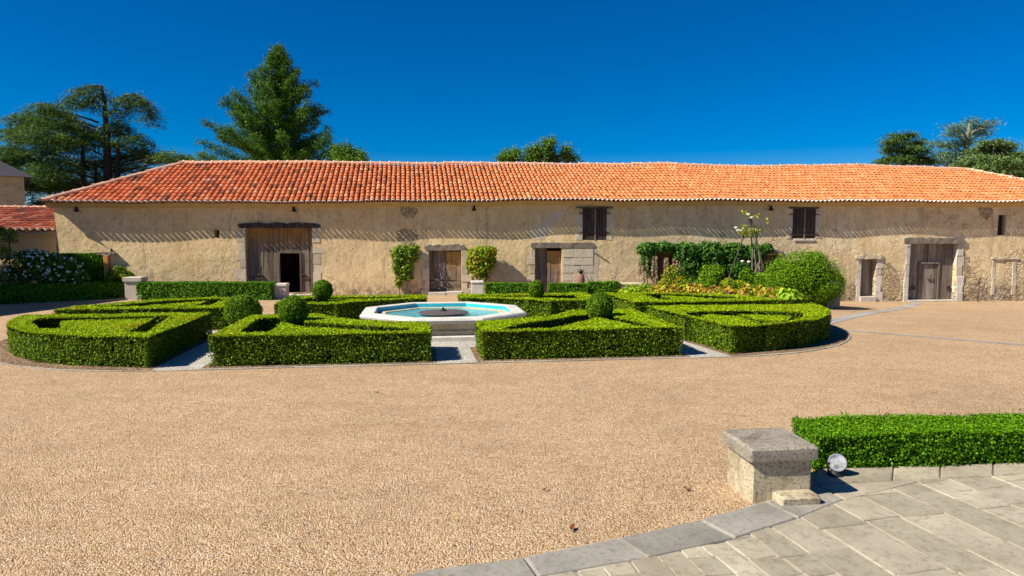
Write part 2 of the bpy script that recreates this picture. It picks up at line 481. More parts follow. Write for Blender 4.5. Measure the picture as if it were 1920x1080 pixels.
M['lime'] = m_plain('limed_tile', (0.60, 0.47, 0.38), (0.74, 0.64, 0.55), 7)
M['lime_ridge'] = m_plain('ridge_tile', (0.56, 0.27, 0.15), (0.66, 0.40, 0.26), 5, island=0.15)
M['slate'] = m_plain('slate', (0.035, 0.035, 0.045), (0.06, 0.058, 0.07), 8)
# ---- wood
def m_wood(name, c1, c2, c3, tint=None, sc=1.0):
    n = NT(name)
    g = n.noise(14 * sc, 8, 0.7, n.map((1, 1, 0.07)))
    c = n.ramp(g, [(0.25, c1), (0.5, c2), (0.75, c3)])
    c = n.mix(1.0, c, n.ramp(n.rand, [(0, 0.62), (1, 1.25)]), 'MULTIPLY')
    if tint:
        z = n.xyz()[2]
        top = n.math('MULTIPLY', n.rng(z, tint[1], tint[2]), n.rng(n.noise(3, 4, 0.6, n.map((1, 1, 0.1))), 0.3, 0.6, 0.55, 1))
        c = n.mix(top, c, tint[0])
    c = n.mix(n.rng(n.noise(2.5, 5, 0.7), 0.52, 0.75, 0, 0.5), c, tuple(k * 0.45 for k in c1))
    n.bsdf(c, 0.85, n.bump(g, 0.6, 0.015), 0, 0.2)
    return n.m
M['wood_door'] = m_wood('wood_door', (0.06, 0.043, 0.033), (0.165, 0.125, 0.095), (0.31, 0.25, 0.20), ((0.34, 0.17, 0.045), 1.9, 2.6))
M['wood_small'] = m_wood('wood_small', (0.08, 0.055, 0.037), (0.20, 0.145, 0.10), (0.34, 0.27, 0.20), ((0.46, 0.24, 0.06), 0.9, 1.6))
M['wood_dark'] = m_wood('wood_dark', (0.022, 0.016, 0.014), (0.055, 0.042, 0.036), (0.14, 0.11, 0.095))
M['wood_beam'] = m_plain('wood_beam', (0.05, 0.04, 0.033), (0.13, 0.105, 0.085), 9, bstr=0.8, bdist=0.03)
M['wood_grey'] = m_wood('wood_grey', (0.10, 0.08, 0.068), (0.23, 0.19, 0.155), (0.40, 0.34, 0.28))
M['beam_grey'] = m_plain('beam_grey', (0.13, 0.105, 0.085), (0.27, 0.225, 0.18), 8, bstr=0.8, bdist=0.03)
M['wood_brown'] = m_wood('wood_brown', (0.06, 0.03, 0.018), (0.13, 0.065, 0.035), (0.2, 0.11, 0.06))
M['iron'] = m_plain('iron', (0.045, 0.02, 0.014), (0.12, 0.04, 0.022), 20, 0.7)
M['black'] = m_plain('black', (0.012, 0.012, 0.013), (0.02, 0.02, 0.02), 20, 0.5)
M['stake'] = m_plain('stake', (0.10, 0.085, 0.065), (0.2, 0.17, 0.13), 12)
M['pole'] = m_plain('pole', (0.04, 0.032, 0.026), (0.09, 0.075, 0.06), 12)
M['bark'] = m_plain('bark', (0.02, 0.016, 0.013), (0.05, 0.041, 0.034), 6, bstr=0.9, bdist=0.05)
M['bark_pale'] = m_plain('bark_pale', (0.20, 0.17, 0.13), (0.3, 0.26, 0.21), 6, bstr=0.6)
M['terracotta'] = m_plain('terracotta', (0.20, 0.10, 0.075), (0.28, 0.15, 0.11), 8)
M['brick'] = m_plain('rust_brick', (0.46, 0.19, 0.05), (0.58, 0.27, 0.08), 5)
# ---- foliage
M['core'] = m_plain('hedge_core', (0.006, 0.012, 0.002), (0.012, 0.021, 0.003), 12, 1.0, 0, 0, spec=0.0)
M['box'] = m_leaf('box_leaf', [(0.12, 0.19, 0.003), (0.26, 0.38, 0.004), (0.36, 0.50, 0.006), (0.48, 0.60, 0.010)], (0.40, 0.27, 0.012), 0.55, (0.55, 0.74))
M['box_leaf_old'] = m_leaf('box_leaf_old', [(0.02, 0.055, 0.003), (0.07, 0.13, 0.005), (0.13, 0.215, 0.007), (0.24, 0.34, 0.010)], (0.27, 0.17, 0.02), 0.9, (0.58, 0.76), trans=0.12)  # leaves on hedge sides: shade of the fronts painted in as darker green
M['box_leaf_near_old'] = m_leaf('box_leaf_near_old', [(0.015, 0.06, 0.003), (0.05, 0.15, 0.005), (0.10, 0.25, 0.007), (0.19, 0.37, 0.010)], trans=0.2)  # same painted-in shade for the sides of the foreground hedge
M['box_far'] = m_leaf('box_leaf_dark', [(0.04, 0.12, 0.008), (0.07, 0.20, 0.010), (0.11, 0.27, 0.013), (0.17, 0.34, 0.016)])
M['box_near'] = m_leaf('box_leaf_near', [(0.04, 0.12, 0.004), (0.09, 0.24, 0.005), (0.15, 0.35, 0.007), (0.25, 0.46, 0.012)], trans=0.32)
M['ball'] = m_leaf('topiary_leaf', [(0.05, 0.11, 0.006), (0.10, 0.19, 0.008), (0.14, 0.26, 0.010), (0.21, 0.34, 0.014)])
M['bush'] = m_leaf('bush_leaf', [(0.04, 0.10, 0.004), (0.09, 0.20, 0.005), (0.15, 0.29, 0.008), (0.24, 0.39, 0.012)])
M['ivy'] = m_leaf('ivy_leaf', [(0.02, 0.07, 0.012), (0.04, 0.12, 0.015), (0.07, 0.18, 0.02), (0.12, 0.25, 0.03)])
M['vine'] = m_leaf('vine_leaf', [(0.05, 0.12, 0.012), (0.10, 0.20, 0.015), (0.18, 0.28, 0.02), (0.28, 0.30, 0.03)])
M['vine_y'] = m_leaf('vine_leaf_yellow', [(0.07, 0.18, 0.01), (0.16, 0.28, 0.012), (0.30, 0.34, 0.015), (0.42, 0.27, 0.02)])
M['hosta'] = m_leaf('hosta_leaf', [(0.14, 0.28, 0.02), (0.30, 0.38, 0.02), (0.52, 0.43, 0.03), (0.52, 0.33, 0.05), (0.38, 0.17, 0.06), (0.20, 0.09, 0.04)])
M['hosta_g'] = m_leaf('hosta_leaf_green', [(0.18, 0.36, 0.02), (0.30, 0.46, 0.03), (0.42, 0.5, 0.03)])
M['spike'] = m_leaf('flower_spike', [(0.26, 0.16, 0.11), (0.40, 0.26, 0.18), (0.5, 0.38, 0.28), (0.3, 0.28, 0.1)])
M['white'] = m_leaf('white_flower', [(0.7, 0.72, 0.68), (0.82, 0.83, 0.8)], trans=0.2)
M['rose'] = m_leaf('rose_leaf', [(0.22, 0.30, 0.02), (0.34, 0.40, 0.03), (0.45, 0.42, 0.04)])
M['cedar'] = m_leaf('cedar_needles', [(0.03, 0.07, 0.018), (0.055, 0.115, 0.022), (0.09, 0.165, 0.025), (0.14, 0.21, 0.035)], trans=0.15)
M['cypress'] = m_leaf('conifer_needles', [(0.025, 0.08, 0.010), (0.05, 0.13, 0.012), (0.085, 0.18, 0.016), (0.13, 0.235, 0.02)], trans=0.2)
M['decid'] = m_leaf('deciduous_leaf', [(0.05, 0.12, 0.012), (0.10, 0.19, 0.018), (0.15, 0.27, 0.025)])
M['pine'] = m_leaf('pine_needles', [(0.04, 0.09, 0.018), (0.07, 0.13, 0.025), (0.10, 0.17, 0.03)], trans=0.15)
M['blue'] = m_leaf('blue_cedar_needles', [(0.07, 0.14, 0.075), (0.12, 0.21, 0.10), (0.19, 0.28, 0.15)], trans=0.15)
M['bluegreen'] = m_leaf('green_cedar_needles', [(0.06, 0.11, 0.035), (0.11, 0.18, 0.05), (0.18, 0.25, 0.08)], trans=0.15)

#@@SETTING
# ------------------------------------------------------------------ ground
def grid_axis(lo, hi, flo, fhi, n):
    return np.concatenate([[lo, (lo + flo) / 2], np.linspace(flo, fhi, n), [(hi + fhi) / 2, hi]])
gx, gy = grid_axis(-500, 500, -30, 32, 60), grid_axis(-60, 900, -4, 34, 60)
b = MB()
XX, YY = np.meshgrid(gx, gy)
ZZ = gz(XX, YY)
nx, ny = len(gx), len(gy)
b.add(np.stack([XX.ravel(), YY.ravel(), ZZ.ravel()], 1),
      [(j * nx + i, j * nx + i + 1, (j + 1) * nx + i + 1, (j + 1) * nx + i) for j in range(ny - 1) for i in range(nx - 1)])
tag(b.build('ground', M['gravel'], smooth=True), kind='structure')

# parterre frame: a along the facade, b into the picture
PA = R(7.6)
PC = Vector((-1.72, 18.2))
pe1, pe2 = Vector((math.cos(PA), math.sin(PA))), Vector((-math.sin(PA), math.cos(PA)))
def pw(a, bb):
    q = PC + pe1 * a + pe2 * bb
    return (q.x, q.y)
def arc(ca, cb, r, d0, d1, n=10):
    return [(ca + r * math.cos(R(d0 + (d1 - d0) * i / n)), cb + r * math.sin(R(d0 + (d1 - d0) * i / n))) for i in range(n + 1)]
BF, BB_ = -4.75, 3.75
stad = arc(5.5, 0, 5.0, -90, 0, 14) + [(10.35, 1.0)] + arc(6.6, 0.3, 3.75, 12, 90, 10) + arc(-6.6, 0.3, 3.75, 90, 168, 10) + [(-10.35, 1.0)] + arc(-5.5, 0, 5.0, 180, 270, 14)
b = MB(); b.sheet([pw(*p) for p in stad], 0.004)
tag(b.build('path', M['white_gravel']), kind='structure')
# thin stone kerb round the whole parterre
b = MB()
n_ = len(stad)
for i in range(n_):
    p, q = Vector(stad[i]), Vector(stad[(i + 1) % n_])
    L = (q - p).length
    k = max(1, int(L / 0.6))
    for j in range(k):
        a0, a1 = p.lerp(q, (j + 0.012) / k), p.lerp(q, (j + 0.988) / k)
        nn = Vector((q.y - p.y, p.x - q.x)).normalized() * (0.026 + random.uniform(-.004, .004))
        b.prism([pw(*(a0 - nn)), pw(*(a0 + nn)), pw(*(a1 + nn)), pw(*(a1 - nn))], -0.05, 0.016 + random.uniform(-.005, .005))
tag(b.build('kerb', m_stone('kerb_stone', (0.30, 0.25, 0.19), (0.40, 0.34, 0.27), (0.15, 0.12, 0.09), 0.7, 3)), kind='structure')

# flat stone gutters crossing the gravel on the right
b = MB()
def strip(p0, p1, wd, seg):
    p0, p1 = Vector(p0[:2]), Vector(p1[:2])
    d = (p1 - p0); L = d.length; d.normalize(); nn = Vector((-d.y, d.x))
    k = int(L / seg)
    for j in range(k):
        t0, t1 = L * j / k + 0.01, L * (j + 1) / k - 0.01
        wj = wd * random.uniform(0.9, 1.1) / 2
        quad = [p0 + d * t0 - nn * wj, p0 + d * t1 - nn * wj, p0 + d * t1 + nn * wj, p0 + d * t0 + nn * wj]
        b.add([(q.x, q.y, float(gz(q.x, q.y)) + 0.006 + random.uniform(0, .003)) for q in quad], [(0, 1, 2, 3)])
strip(gp(1545, 607), gp(1722, 567.5), 0.42, 0.7)
strip(gp(1545, 616), gp(1990, 653), 0.20, 0.55)
tag(b.build('gutter', M['gutter']), kind='structure')

# ------------------------------------------------------------------ foreground terrace
TZ = 0.045
def tp(px, py): q = onz(px, py, TZ); return Vector((q.x, q.y))
co0, co1, co2 = tp(690, 1100), tp(1312, 975), tp(1526, 908)
ci0, ci1, ci2 = tp(930, 1100), tp(1298, 1031), tp(1584, 936)
e0, e1 = tp(1531, 908), tp(2150, 878)
eb0, eb1 = tp(1536, 880), tp(2150, 860)
b = MB()
base = [co0, co1, co2, eb0 + Vector((-0.02, 0)), eb1, Vector((7.5, 2.0)), Vector((-3.5, 2.0)), Vector((-1.9, 4.2))]
b.prism([(p.x, p.y) for p in base][::-1], -0.2, TZ - 0.014)
tag(b.build('terrace', M['mortar']), kind='structure')
def clip(poly, cl):
    out = poly
    for i in range(len(cl)):
        a, c = cl[i], cl[(i + 1) % len(cl)]
        inp, out = out, []
        if not inp: return []
        side = lambda p: (c.x - a.x) * (p.y - a.y) - (c.y - a.y) * (p.x - a.x)
        for j in range(len(inp)):
            p, q = inp[j], inp[(j + 1) % len(inp)]
            sp, sq = side(p), side(q)
            if sp >= 0: out.append(p)
            if sp * sq < 0: out.append(p.lerp(q, sp / (sp - sq)))
    return out
def slab(mb, poly, z0, z1, ch=0.008, mi=0):
    """a stone slab with worn, chamfered edges"""
    if len(poly) < 3: return
    c = sum(poly, Vector((0, 0))) / len(poly)
    n = len(poly)
    inn = [p + (c - p).normalized() * min(ch * 1.6, (c - p).length * 0.3) for p in poly]
    tilt = (random.uniform(-.004, .004), random.uniform(-.004, .004))
    zz = lambda p: z1 + (p - c).x * tilt[0] + (p - c).y * tilt[1]
    vs = [(p.x, p.y, z0) for p in poly] + [(p.x, p.y, zz(p) - ch) for p in poly] + [(p.x, p.y, zz(p)) for p in inn]
    fs = [(k * n + i, k * n + (i + 1) % n, (k + 1) * n + (i + 1) % n, (k + 1) * n + i) for k in range(2) for i in range(n)]
    fs.append(tuple(range(2 * n, 3 * n)))
    mb.add(vs, fs, mi)
dA, dB = ci2 - ci0, e1 - e0
tA = ((e0.x - ci0.x) * dB.y - (e0.y - ci0.y) * dB.x) / (dA.x * dB.y - dA.y * dB.x)
region = [ci0 + dA * tA, ci0 - dA * 0.9, Vector((7.2, 2.3)), e1]
b = MB()
d1 = Vector((0.24, -1)).normalized(); d2 = Vector((-d1.y, d1.x))          # d1 along the rows, towards the camera
org = tp(1560, 930)
rj = random.Random(5)
rows = []
t = -6.0
while t < 7:
    wd = rj.uniform(0.36, 0.50) if t > -1.15 else rj.uniform(0.20, 0.27)
    rows.append((t, t + wd)); t += wd
for r0, r1 in rows:
    s = -1.0 - rj.random()
    while s < 6:
        L = rj.uniform(0.45, 1.05) if r0 > -1.15 else rj.uniform(0.2, 0.34)
        if r0 > 0.9: L = rj.uniform(0.25, 0.6)
        g = rj.uniform(0.002, 0.007)
        quad = [org + d1 * (s + g) + d2 * (r0 + g), org + d1 * (s + L - g) + d2 * (r0 + g), org + d1 * (s + L - g) + d2 * (r1 - g), org + d1 * (s + g) + d2 * (r1 - g)]
        quad = [q + Vector((rj.uniform(-.018, .018), rj.uniform(-.018, .018))) for q in quad]
        pg = clip(quad, region)
        if len(pg) > 2:
            ar = abs(sum(pg[i].x * pg[i - 1].y - pg[i - 1].x * pg[i].y for i in range(len(pg)))) / 2
            if ar > 0.004: slab(b, pg, 0.0, TZ - 0.004 + rj.uniform(-.003, .003))
        s += L
slab(b, [ci2 + Vector((.01, 0)), ci0 + dA * tA, e0 + Vector((.01, -.01))], 0.0, TZ - .003)
tag(b.build('pavement', M['slab']), kind='structure')
# grey edging slabs
b = MB()
outer = [(690, 1100), (784, 1072), (984, 1046), (1159, 1010), (1312, 975), (1437, 942), (1526, 908)]
inner = [(880, 1110), (1012, 1084), (1005, 1079), (1213, 1045), (1377, 1008), (1500, 966), (1584, 936)]
inner = [(900, 1106), (930, 1096), (1009, 1081), (1213, 1046), (1377, 1009), (1496, 971), (1584, 936)]
for i in range(len(outer) - 1):
    q = [tp(*outer[i]), tp(*outer[i + 1]), tp(*inner[i + 1]), tp(*inner[i])]
    d = (q[1] - q[0]).normalized() * 0.006
    q = [q[0] + d, q[1] - d, q[2] - d, q[3] + d]
    slab(b, q[::-1], -0.1, TZ + 0.004 + random.uniform(-.003, .003), 0.012)
xs = [0, 0.22, 0.36, 0.52, 0.68, 0.84, 1]
for i in range(6):
    q = [e0.lerp(e1, xs[i] + .002), e0.lerp(e1, xs[i + 1] - .002), eb0.lerp(eb1, xs[i + 1] - .002), eb0.lerp(eb1, xs[i] + .002)]
    slab(b, q, 0.0, TZ + 0.006, 0.01, 1)
tag(b.build('edging', [M['slab_edge'], M['slab']]), kind='structure')
#@@BARN
# ------------------------------------------------------------------ the long barn
barn = empty('barn', 'long low stone barn with orange tiled roof across the back of the courtyard', 'barn', FO, FA)
EV, RV = -0.50, 4.9
def interp(pts):
    xs, ys = zip(*pts)
    return lambda u: float(np.interp(u, xs, ys))
zE_ = interp([fp(px, py, EV) for px, py in ((80, 376), (400, 378), (640, 377), (1000, 373), (1400, 374), (1700, 376), (2127, 377))])
zE = lambda u: zE_(u) + .018 * math.sin(.9 * u) + .012 * math.sin(2.3 * u + 1)
zR_ = interp([fp(px, py, RV) for px, py in ((345, 304), (700, 306), (1000, 308), (1250, 308), (1340, 312), (1600, 311), (1810, 316))])
zR = lambda u: zR_(u) + .02 * math.sin(.7 * u + 2) + .012 * math.sin(1.9 * u)
uL, uR = fp(80, 374, EV)[0], fp(2127, 376, EV)[0]
uRL, uRR = fp(345, 304, RV)[0], fp(1810, 316, RV)[0]
wu0 = fp(105, 450)[0]
wu1 = uR - 0.55
BV = 2 * RV + 0.4                         # depth of the building
def wob(u, z): return 0.02 * math.sin(1.3 * u + 0.7 * z) + 0.015 * math.sin(0.47 * u - 1.9 * z + 1)

def rect(x0, x1, y0, y1, v=0.0):
    u0, za = fp(x0, y1, v); u1, zb = fp(x1, y0, v)
    u0b, _ = fp(x0, y0, v)
    return u0, u1, za, zb
OP = dict(
    gate=rect(463, 585, 426, 550), door_c=rect(805, 865, 469, 552), door_d=rect(1003, 1053, 465, 556),
    win_a=rect(1092, 1138, 391, 450), win_b=rect(1485, 1530, 391, 447), door_e=rect(1613, 1644, 486, 558),
    gate_r=rect(1702, 1796, 456, 564), win_c=rect(1869, 1886, 403, 441), hole=rect(402, 411, 431, 445),
    ivy_door=rect(1230, 1264, 474, 540), ivy_door2=rect(1428, 1462, 478, 545))
DEPTH = dict(hole=0.4, win_c=0.3, win_a=0.10, win_b=0.10)
us = sorted(set([wu0, wu1] + [o[k] for o in OP.values() for k in (0, 1)] + list(np.arange(wu0 + .5, wu1 - .3, 0.8))))
zs = sorted(set([-1.0] + [o[k] for o in OP.values() for k in (2, 3)] + list(np.arange(-0.5, 3.5, 0.7))))
b = MB()
vid = {}
def vtx(i, j):
    if (i, j) not in vid:
        u = us[i]; z = zs[j] if j < len(zs) else zE(u) - 0.13
        b.v.append((u, wob(u, z), z)); vid[(i, j)] = len(b.v) - 1
    return vid[(i, j)]
for i in range(len(us) - 1):
    for j in range(len(zs)):
        uc = (us[i] + us[i + 1]) / 2
        zc = (zs[j] + (zs[j + 1] if j + 1 < len(zs) else 3.7)) / 2
        if any(o[0] < uc < o[1] and o[2] < zc < o[3] for o in OP.values()): continue
        b.f.append((vtx(i, j), vtx(i + 1, j), vtx(i + 1, j + 1), vtx(i, j + 1))); b.m.append(0)
for k, (u0, u1, z0, z1) in OP.items():
    d = DEPTH.get(k, 0.38)
    for (a, c) in (((u0, z0), (u0, z1)), ((u0, z1), (u1, z1)), ((u1, z1), (u1, z0)), ((u1, z0), (u0, z0))):
        b.add([(a[0], wob(*a), a[1]), (c[0], wob(*c), c[1]), (c[0], d, c[1]), (a[0], d, a[1])], [(0, 1, 2, 3)])
zt = zE(wu0) - 0.13
zt2 = zE(wu1) - 0.13
b.add([(wu0, wob(wu0, -1), -1), (wu0, wob(wu0, zt), zt), (wu0, BV, zt), (wu0, BV, -1)], [(0, 1, 2, 3)])
b.add([(wu1, 0, -1), (wu1, 0, zt2), (wu1, BV, zt2), (wu1, BV, -1)], [(3, 2, 1, 0)])
b.add([(wu0, BV, -1), (wu1, BV, -1), (wu1, BV, zt2), (wu0, BV, zt)], [(0, 1, 2, 3)])
b.build('wall', M['facade'], barn)
# ochre cornice under the tiles
b = MB()
cu = list(np.arange(wu0 - 0.25, wu1 + 0.3, 0.6)) + [wu1 + 0.3]
for i in range(len(cu) - 1):
    a, c = cu[i], cu[i + 1]
    za, zc = zE(a), zE(c)
    h1 = random.uniform(.0, .015)
    b.add([(a, -.09, za - .24 - h1), (c, -.09, zc - .24 - h1), (c, -.20, zc - .06), (a, -.20, za - .06),
           (a, .05, za - .24 - h1), (c, .05, zc - .24 - h1), (c, .3, zc - .02), (a, .3, za - .02)],
          [(0, 1, 2, 3), (4, 5, 1, 0), (3, 2, 6, 7)])
b.build('cornice', M['cornice'], barn)

# ---- roof: every tile a little half pipe
def tiles(mb, E, Rr, cols, nrow, tmax, r, t0=0.0, t1=1.0, n=5, jit=1.0, ext=0.0):
    for u in cols:
        p0, p1 = Vector(E(u)), Vector(Rr(u))
        D = p1 - p0
        tm = min(t1, tmax(u))
        if tm <= t0 + 0.02: continue
        Dn = D.normalized()
        Sd = Dn.cross(Vector((0, 0, 1))).normalized()
        Nn = Sd.cross(Dn).normalized()
        rows_ = np.linspace(t0, t1, nrow + 1)
        for k in range(nrow):
            a, c = rows_[k], min(rows_[k + 1], tm)
            if c - a < 0.01: continue
            a2 = a - ext
            jx, jz = random.uniform(-.012, .012) * jit, random.uniform(-.006, .008) * jit
            q0 = p0 + D * a2 + Sd * jx + Nn * (0.028 + jz)
            q1 = p0 + D * c + Sd * (jx + random.uniform(-.006, .006) * jit) + Nn * jz
            vs = []
            for q, rr in ((q0, r(u) * 1.06), (q1, r(u) * 0.9)):
                for i in range(n + 1):
                    th = math.pi * i / n
                    vs.append(q + Sd * rr * math.cos(th) + Nn * rr * 0.85 * math.sin(th))
            # thickness at the lower end
            for i in range(n + 1):
                th = math.pi * i / n
                vs.append(q0 + Sd * r(u) * 0.84 * math.cos(th) + Nn * r(u) * 0.85 * 0.78 * math.sin(th))
            m = n + 1
            fs = [(i, i + 1, m + i + 1, m + i) for i in range(n)] + [(2 * m + i, 2 * m + i + 1, i + 1, i) for i in range(n)]
            mb.add(vs, fs)
def pitch(u): return float(np.interp(u, [uL, -8, 2, 25], [0.238, 0.215, 0.185, 0.19]))
shift = lambda u: float(np.interp(u, [uL, -10, 0, 12, 25], [-0.75, -0.65, -0.35, -0.1, 0.0]))
cols = []
u = uL + 0.08
while u < uR:
    cols.append(u); u += pitch(u)
E = lambda u: (u, EV, zE(u) - 0.07)
RR = lambda u: (u + shift(u), RV, zR(u + shift(u)) - 0.04)
def tmax(u):
    t = 1.0
    WL = uRL - uL; s = shift(u)
    t = min(t, (u - uL) / (WL - s)) if WL - s > 0 else t
    WR = uRR - uR
    t = min(t, (u - uR) / (WR - s)) if WR - s < 0 else t
    return max(t, 0)
rr_ = lambda u: pitch(u) * 0.40
b = MB()
tiles(b, E, RR, cols, 13, tmax, rr_, 0.035, 1.0, ext=0.006)
roof = b.build('roof', M['tile'], barn, smooth=False)
b = MB()
tiles(b, E, RR, cols, 1, tmax, lambda u: rr_(u) * 0.93, 0.0, 0.040, jit=0.6)
b.build('eave_tiles', M['lime'], barn)
# the channel tiles underneath, stopping short of the cover tiles' ends
b = MB()
def slope_pt(u, t): return Vector(E(u)).lerp(Vector(RR(u)), t)
for i in range(len(cols) - 1):
    a, c = cols[i], cols[i + 1]
    ta, tc = tmax(a), tmax(c)
    t0 = 0.020
    if max(ta, tc) < t0: continue
    ta, tc = max(ta, t0), max(tc, t0)
    m0 = (a + c) / 2
    dn = Vector((0, 0, -0.055))
    pts = [slope_pt(a, t0), slope_pt(m0, t0) + dn, slope_pt(c, t0), slope_pt(c, tc), slope_pt(m0, (ta + tc) / 2) + dn, slope_pt(a, ta)]
    b.add(pts, [(0, 1, 4, 5), (1, 2, 3, 4)])
zl, zrr = zE(uL) - .1, zE(uR) - .1
b.add([(uL, EV, zl), (uRL, RV, zR(uRL) - .06), (uL, BV + .5, zl)], [(0, 1, 2)])
b.add([(uR, EV, zrr), (uRR, RV, zR(uRR) - .06), (uR, BV + .5, zrr)], [(2, 1, 0)])
b.add([(uL, BV + .5, zl), (uR, BV + .5, zrr), (uRR, RV, zR(uRR) - .08), (uRL, RV, zR(uRL) - .08)], [(0, 1, 2, 3)])
b.build('roof_underlay', M['under'], barn)
# ridge and hip tiles
b = MB(); bl = MB()
def ridge(mb, ml, path, r, step):
    pts = [Vector(p) for p in path]
    L = [0]
    for i in range(len(pts) - 1): L.append(L[-1] + (pts[i + 1] - pts[i]).length)
    def pos(s):
        for i in range(len(pts) - 1):
            if s <= L[i + 1] or i == len(pts) - 2:
                return pts[i].lerp(pts[i + 1], (s - L[i]) / (L[i + 1] - L[i]))
    s = 0
    while s < L[-1] - 0.1:
        p, q = pos(s), pos(min(s + step, L[-1]))
        D = (q - p).normalized(); Sd = D.cross(Vector((0, 0, 1))).normalized(); Nn = Sd.cross(D)
        jz = random.uniform(-.012, .012)
        vs = []
        for c, rr in ((p, r), (q, r * 0.9)):
            for i in range(7):
                th = math.pi * i / 6
                vs.append(c + Sd * rr * math.cos(th) + Nn * (rr * 0.8 * math.sin(th) + jz))
        mb.add(vs, [(i, i + 1, 8 + i, 7 + i) for i in range(6)])
        vs = []
        for c, rr in ((p - D * 0.03, r * 1.12), (p + D * 0.035, r * 1.08)):
            for i in range(7):
                th = math.pi * i / 6
                vs.append(c + Sd * rr * math.cos(th) + Nn * (rr * 0.85 * math.sin(th) + jz))
        mb.add(vs, [(i, i + 1, 8 + i, 7 + i) for i in range(6)], 1)
        s += step
ridge(b, bl, [(uRL + (uRR - uRL) * i / 40, RV, zR(uRL + (uRR - uRL) * i / 40) - 0.02) for i in range(41)], 0.14, 0.43)
def hipc(t, a): return Vector((uL, EV - .06, zE(uL) - .03)).lerp(Vector((uRL, RV, zR(uRL) - .02)), t) + Vector((0, 0, -0.10 * math.sin(math.pi * t)))
hip_l = [hipc(i / 10, 0) for i in range(11)]
ridge(b, bl, [(uL, EV - .06, zE(uL) - .03), (uRL, RV, zR(uRL) - .02)], 0.14, 0.43)
ridge(b, bl, [(uR, EV - .06, zE(uR) - .03), (uRR, RV, zR(uRR) - .02)], 0.14, 0.43)
b.build('ridge_tiles', [M['lime_ridge'], M['lime']], barn)

# ---- doors, shutters, lintels
def planks(mb, u0, u1, z0, z1, v, wd=0.19, holes=(), jt=0.008, mi=0):
    n = max(1, round((u1 - u0) / wd))
    for i in range(n):
        a, c = u0 + (u1 - u0) * i / n, u0 + (u1 - u0) * (i + 1) / n
        segs = [(z0 + random.uniform(0, .03), z1)]
        for (h0, h1, k0, k1) in holes:
            if a < h1 - 0.03 and c > h0 + 0.03:
                segs = [(s0, k0) for s0, s1 in segs if k0 - s0 > .05] + [(k1, s1) for s0, s1 in segs if s1 - k1 > .05]
        vv = v + random.uniform(-jt, jt)
        for s0, s1 in segs:
            mb.box(a + .004, c - .004, vv, vv + .035, s0, s1, mi)
def beam(u0, u1, z0, z1, v0, v1, seed=0, nseg=14, rough=0.025, sag=0.0):
    """an old, uneven timber lintel"""
    rj = random.Random(seed); mb = MB(); vs = []; fs = []
    for i in range(nseg + 1):
        u = u0 + (u1 - u0) * i / nseg
        e = 0.55 if i in (0, nseg) else 1.0
        zm = (z0 + z1) / 2 - sag * math.sin(math.pi * i / nseg)
        hh = (z1 - z0) / 2 * e
        j = lambda: rj.uniform(-rough, rough)
        vs += [(u, v0 + j() * .5, zm - hh + j() * .5), (u, v0 + j() * .5, zm + hh + j()), (u, v1, zm + hh + j()), (u, v1, zm - hh)]
    for i in range(nseg):
        for k in range(4):
            fs.append((i * 4 + k, i * 4 + (k + 1) % 4, i * 4 + 4 + (k + 1) % 4, i * 4 + 4 + k))
    fs += [(3, 2, 1, 0), tuple(range(nseg * 4, nseg * 4 + 4))]
    return mb.add(vs, fs)
def jambs(parent, mat, u0, u1, z0, z1, wl=0.28, wr=0.28, seed=1, proud=0.012, reg=0.22):
    rj = random.Random(seed)
    for side, wd in ((-1, wl), (1, wr)):
        if wd <= 0: continue
        mb = MB()
        z = z0
        alt = 0
        while z < z1 - 0.05:
            hh = min(rj.uniform(0.26, 0.46), z1 - z)
            w_ = wd * (1 - reg if alt else 1 + reg) * rj.uniform(.85, 1.12); alt = 1 - alt
            a, c = (u0 - w_, u0 - .002) if side < 0 else (u1 + .002, u1 + w_)
            f = wob((a + c) / 2, z) - proud + rj.uniform(-.010, .006)
            mb.cbox(a, c, f, 0.3, z, z + hh - .002, 0.012, 0, 0.006)
            z += hh
        mb.build('jamb', mat, parent)
def hook(u, z, v, sgn, s=0.2):
    """curled strap hinge"""
    pts = [(u - sgn * s * 1.8, v, z - s * .35), (u - sgn * s * .7, v, z - s * .3)]
    for i in range(11):
        t = R(-80 + i * 27)
        rr = s * (0.55 - 0.022 * i)
        pts.append((u + sgn * rr * math.cos(t) * -1 * -1, v, z + 0.12 * s + rr * math.sin(t)))
    return MB().tube(pts, [0.022 if i < 3 else 0.026 for i in range(len(pts))], 6)

# the left carriage gate, wicket open on the dark inside
u0, u1, z0, z1 = OP['gate']
um = fp(522, 480)[0]
wk = (*[fp(x, 500)[0] for x in (523.5, 561)], z0 - .1, fp(540, 474)[1])
gate = bpy.data.objects.new('carriage_gate', None); COL.objects.link(gate); gate.parent = barn
b = MB(); planks(b, u0, um - .01, z0, z1, 0.16, 0.2)
b.box(u0, u0 + .09, 0.10, 0.158, z0, z1)
b.build('door_leaf', M['wood_door'], gate)
b = MB(); planks(b, um + .01, u1, z0, z1, 0.14, 0.17, [wk])
b.box(wk[0] - .045, wk[0] + .005, 0.10, 0.136, z0, wk[3] + .05); b.box(wk[1] - .005, wk[1] + .05, 0.10, 0.136, z0, wk[3] + .05)
b.box(wk[0] + .007, wk[1] - .007, 0.10, 0.136, wk[3] - .02, wk[3] + .05)
b.box(u1 - .09, u1, 0.08, 0.132, z0, z1)
b.build('door_leaf', M['wood_door'], gate)
for px, sg in ((487, 1), (570, -1)):
    uu, zz = fp(px, 519, 0.1)
    hook(uu, zz, 0.115, sg, 0.21).build('strap_hinge', M['iron'], gate)
b = MB(); 
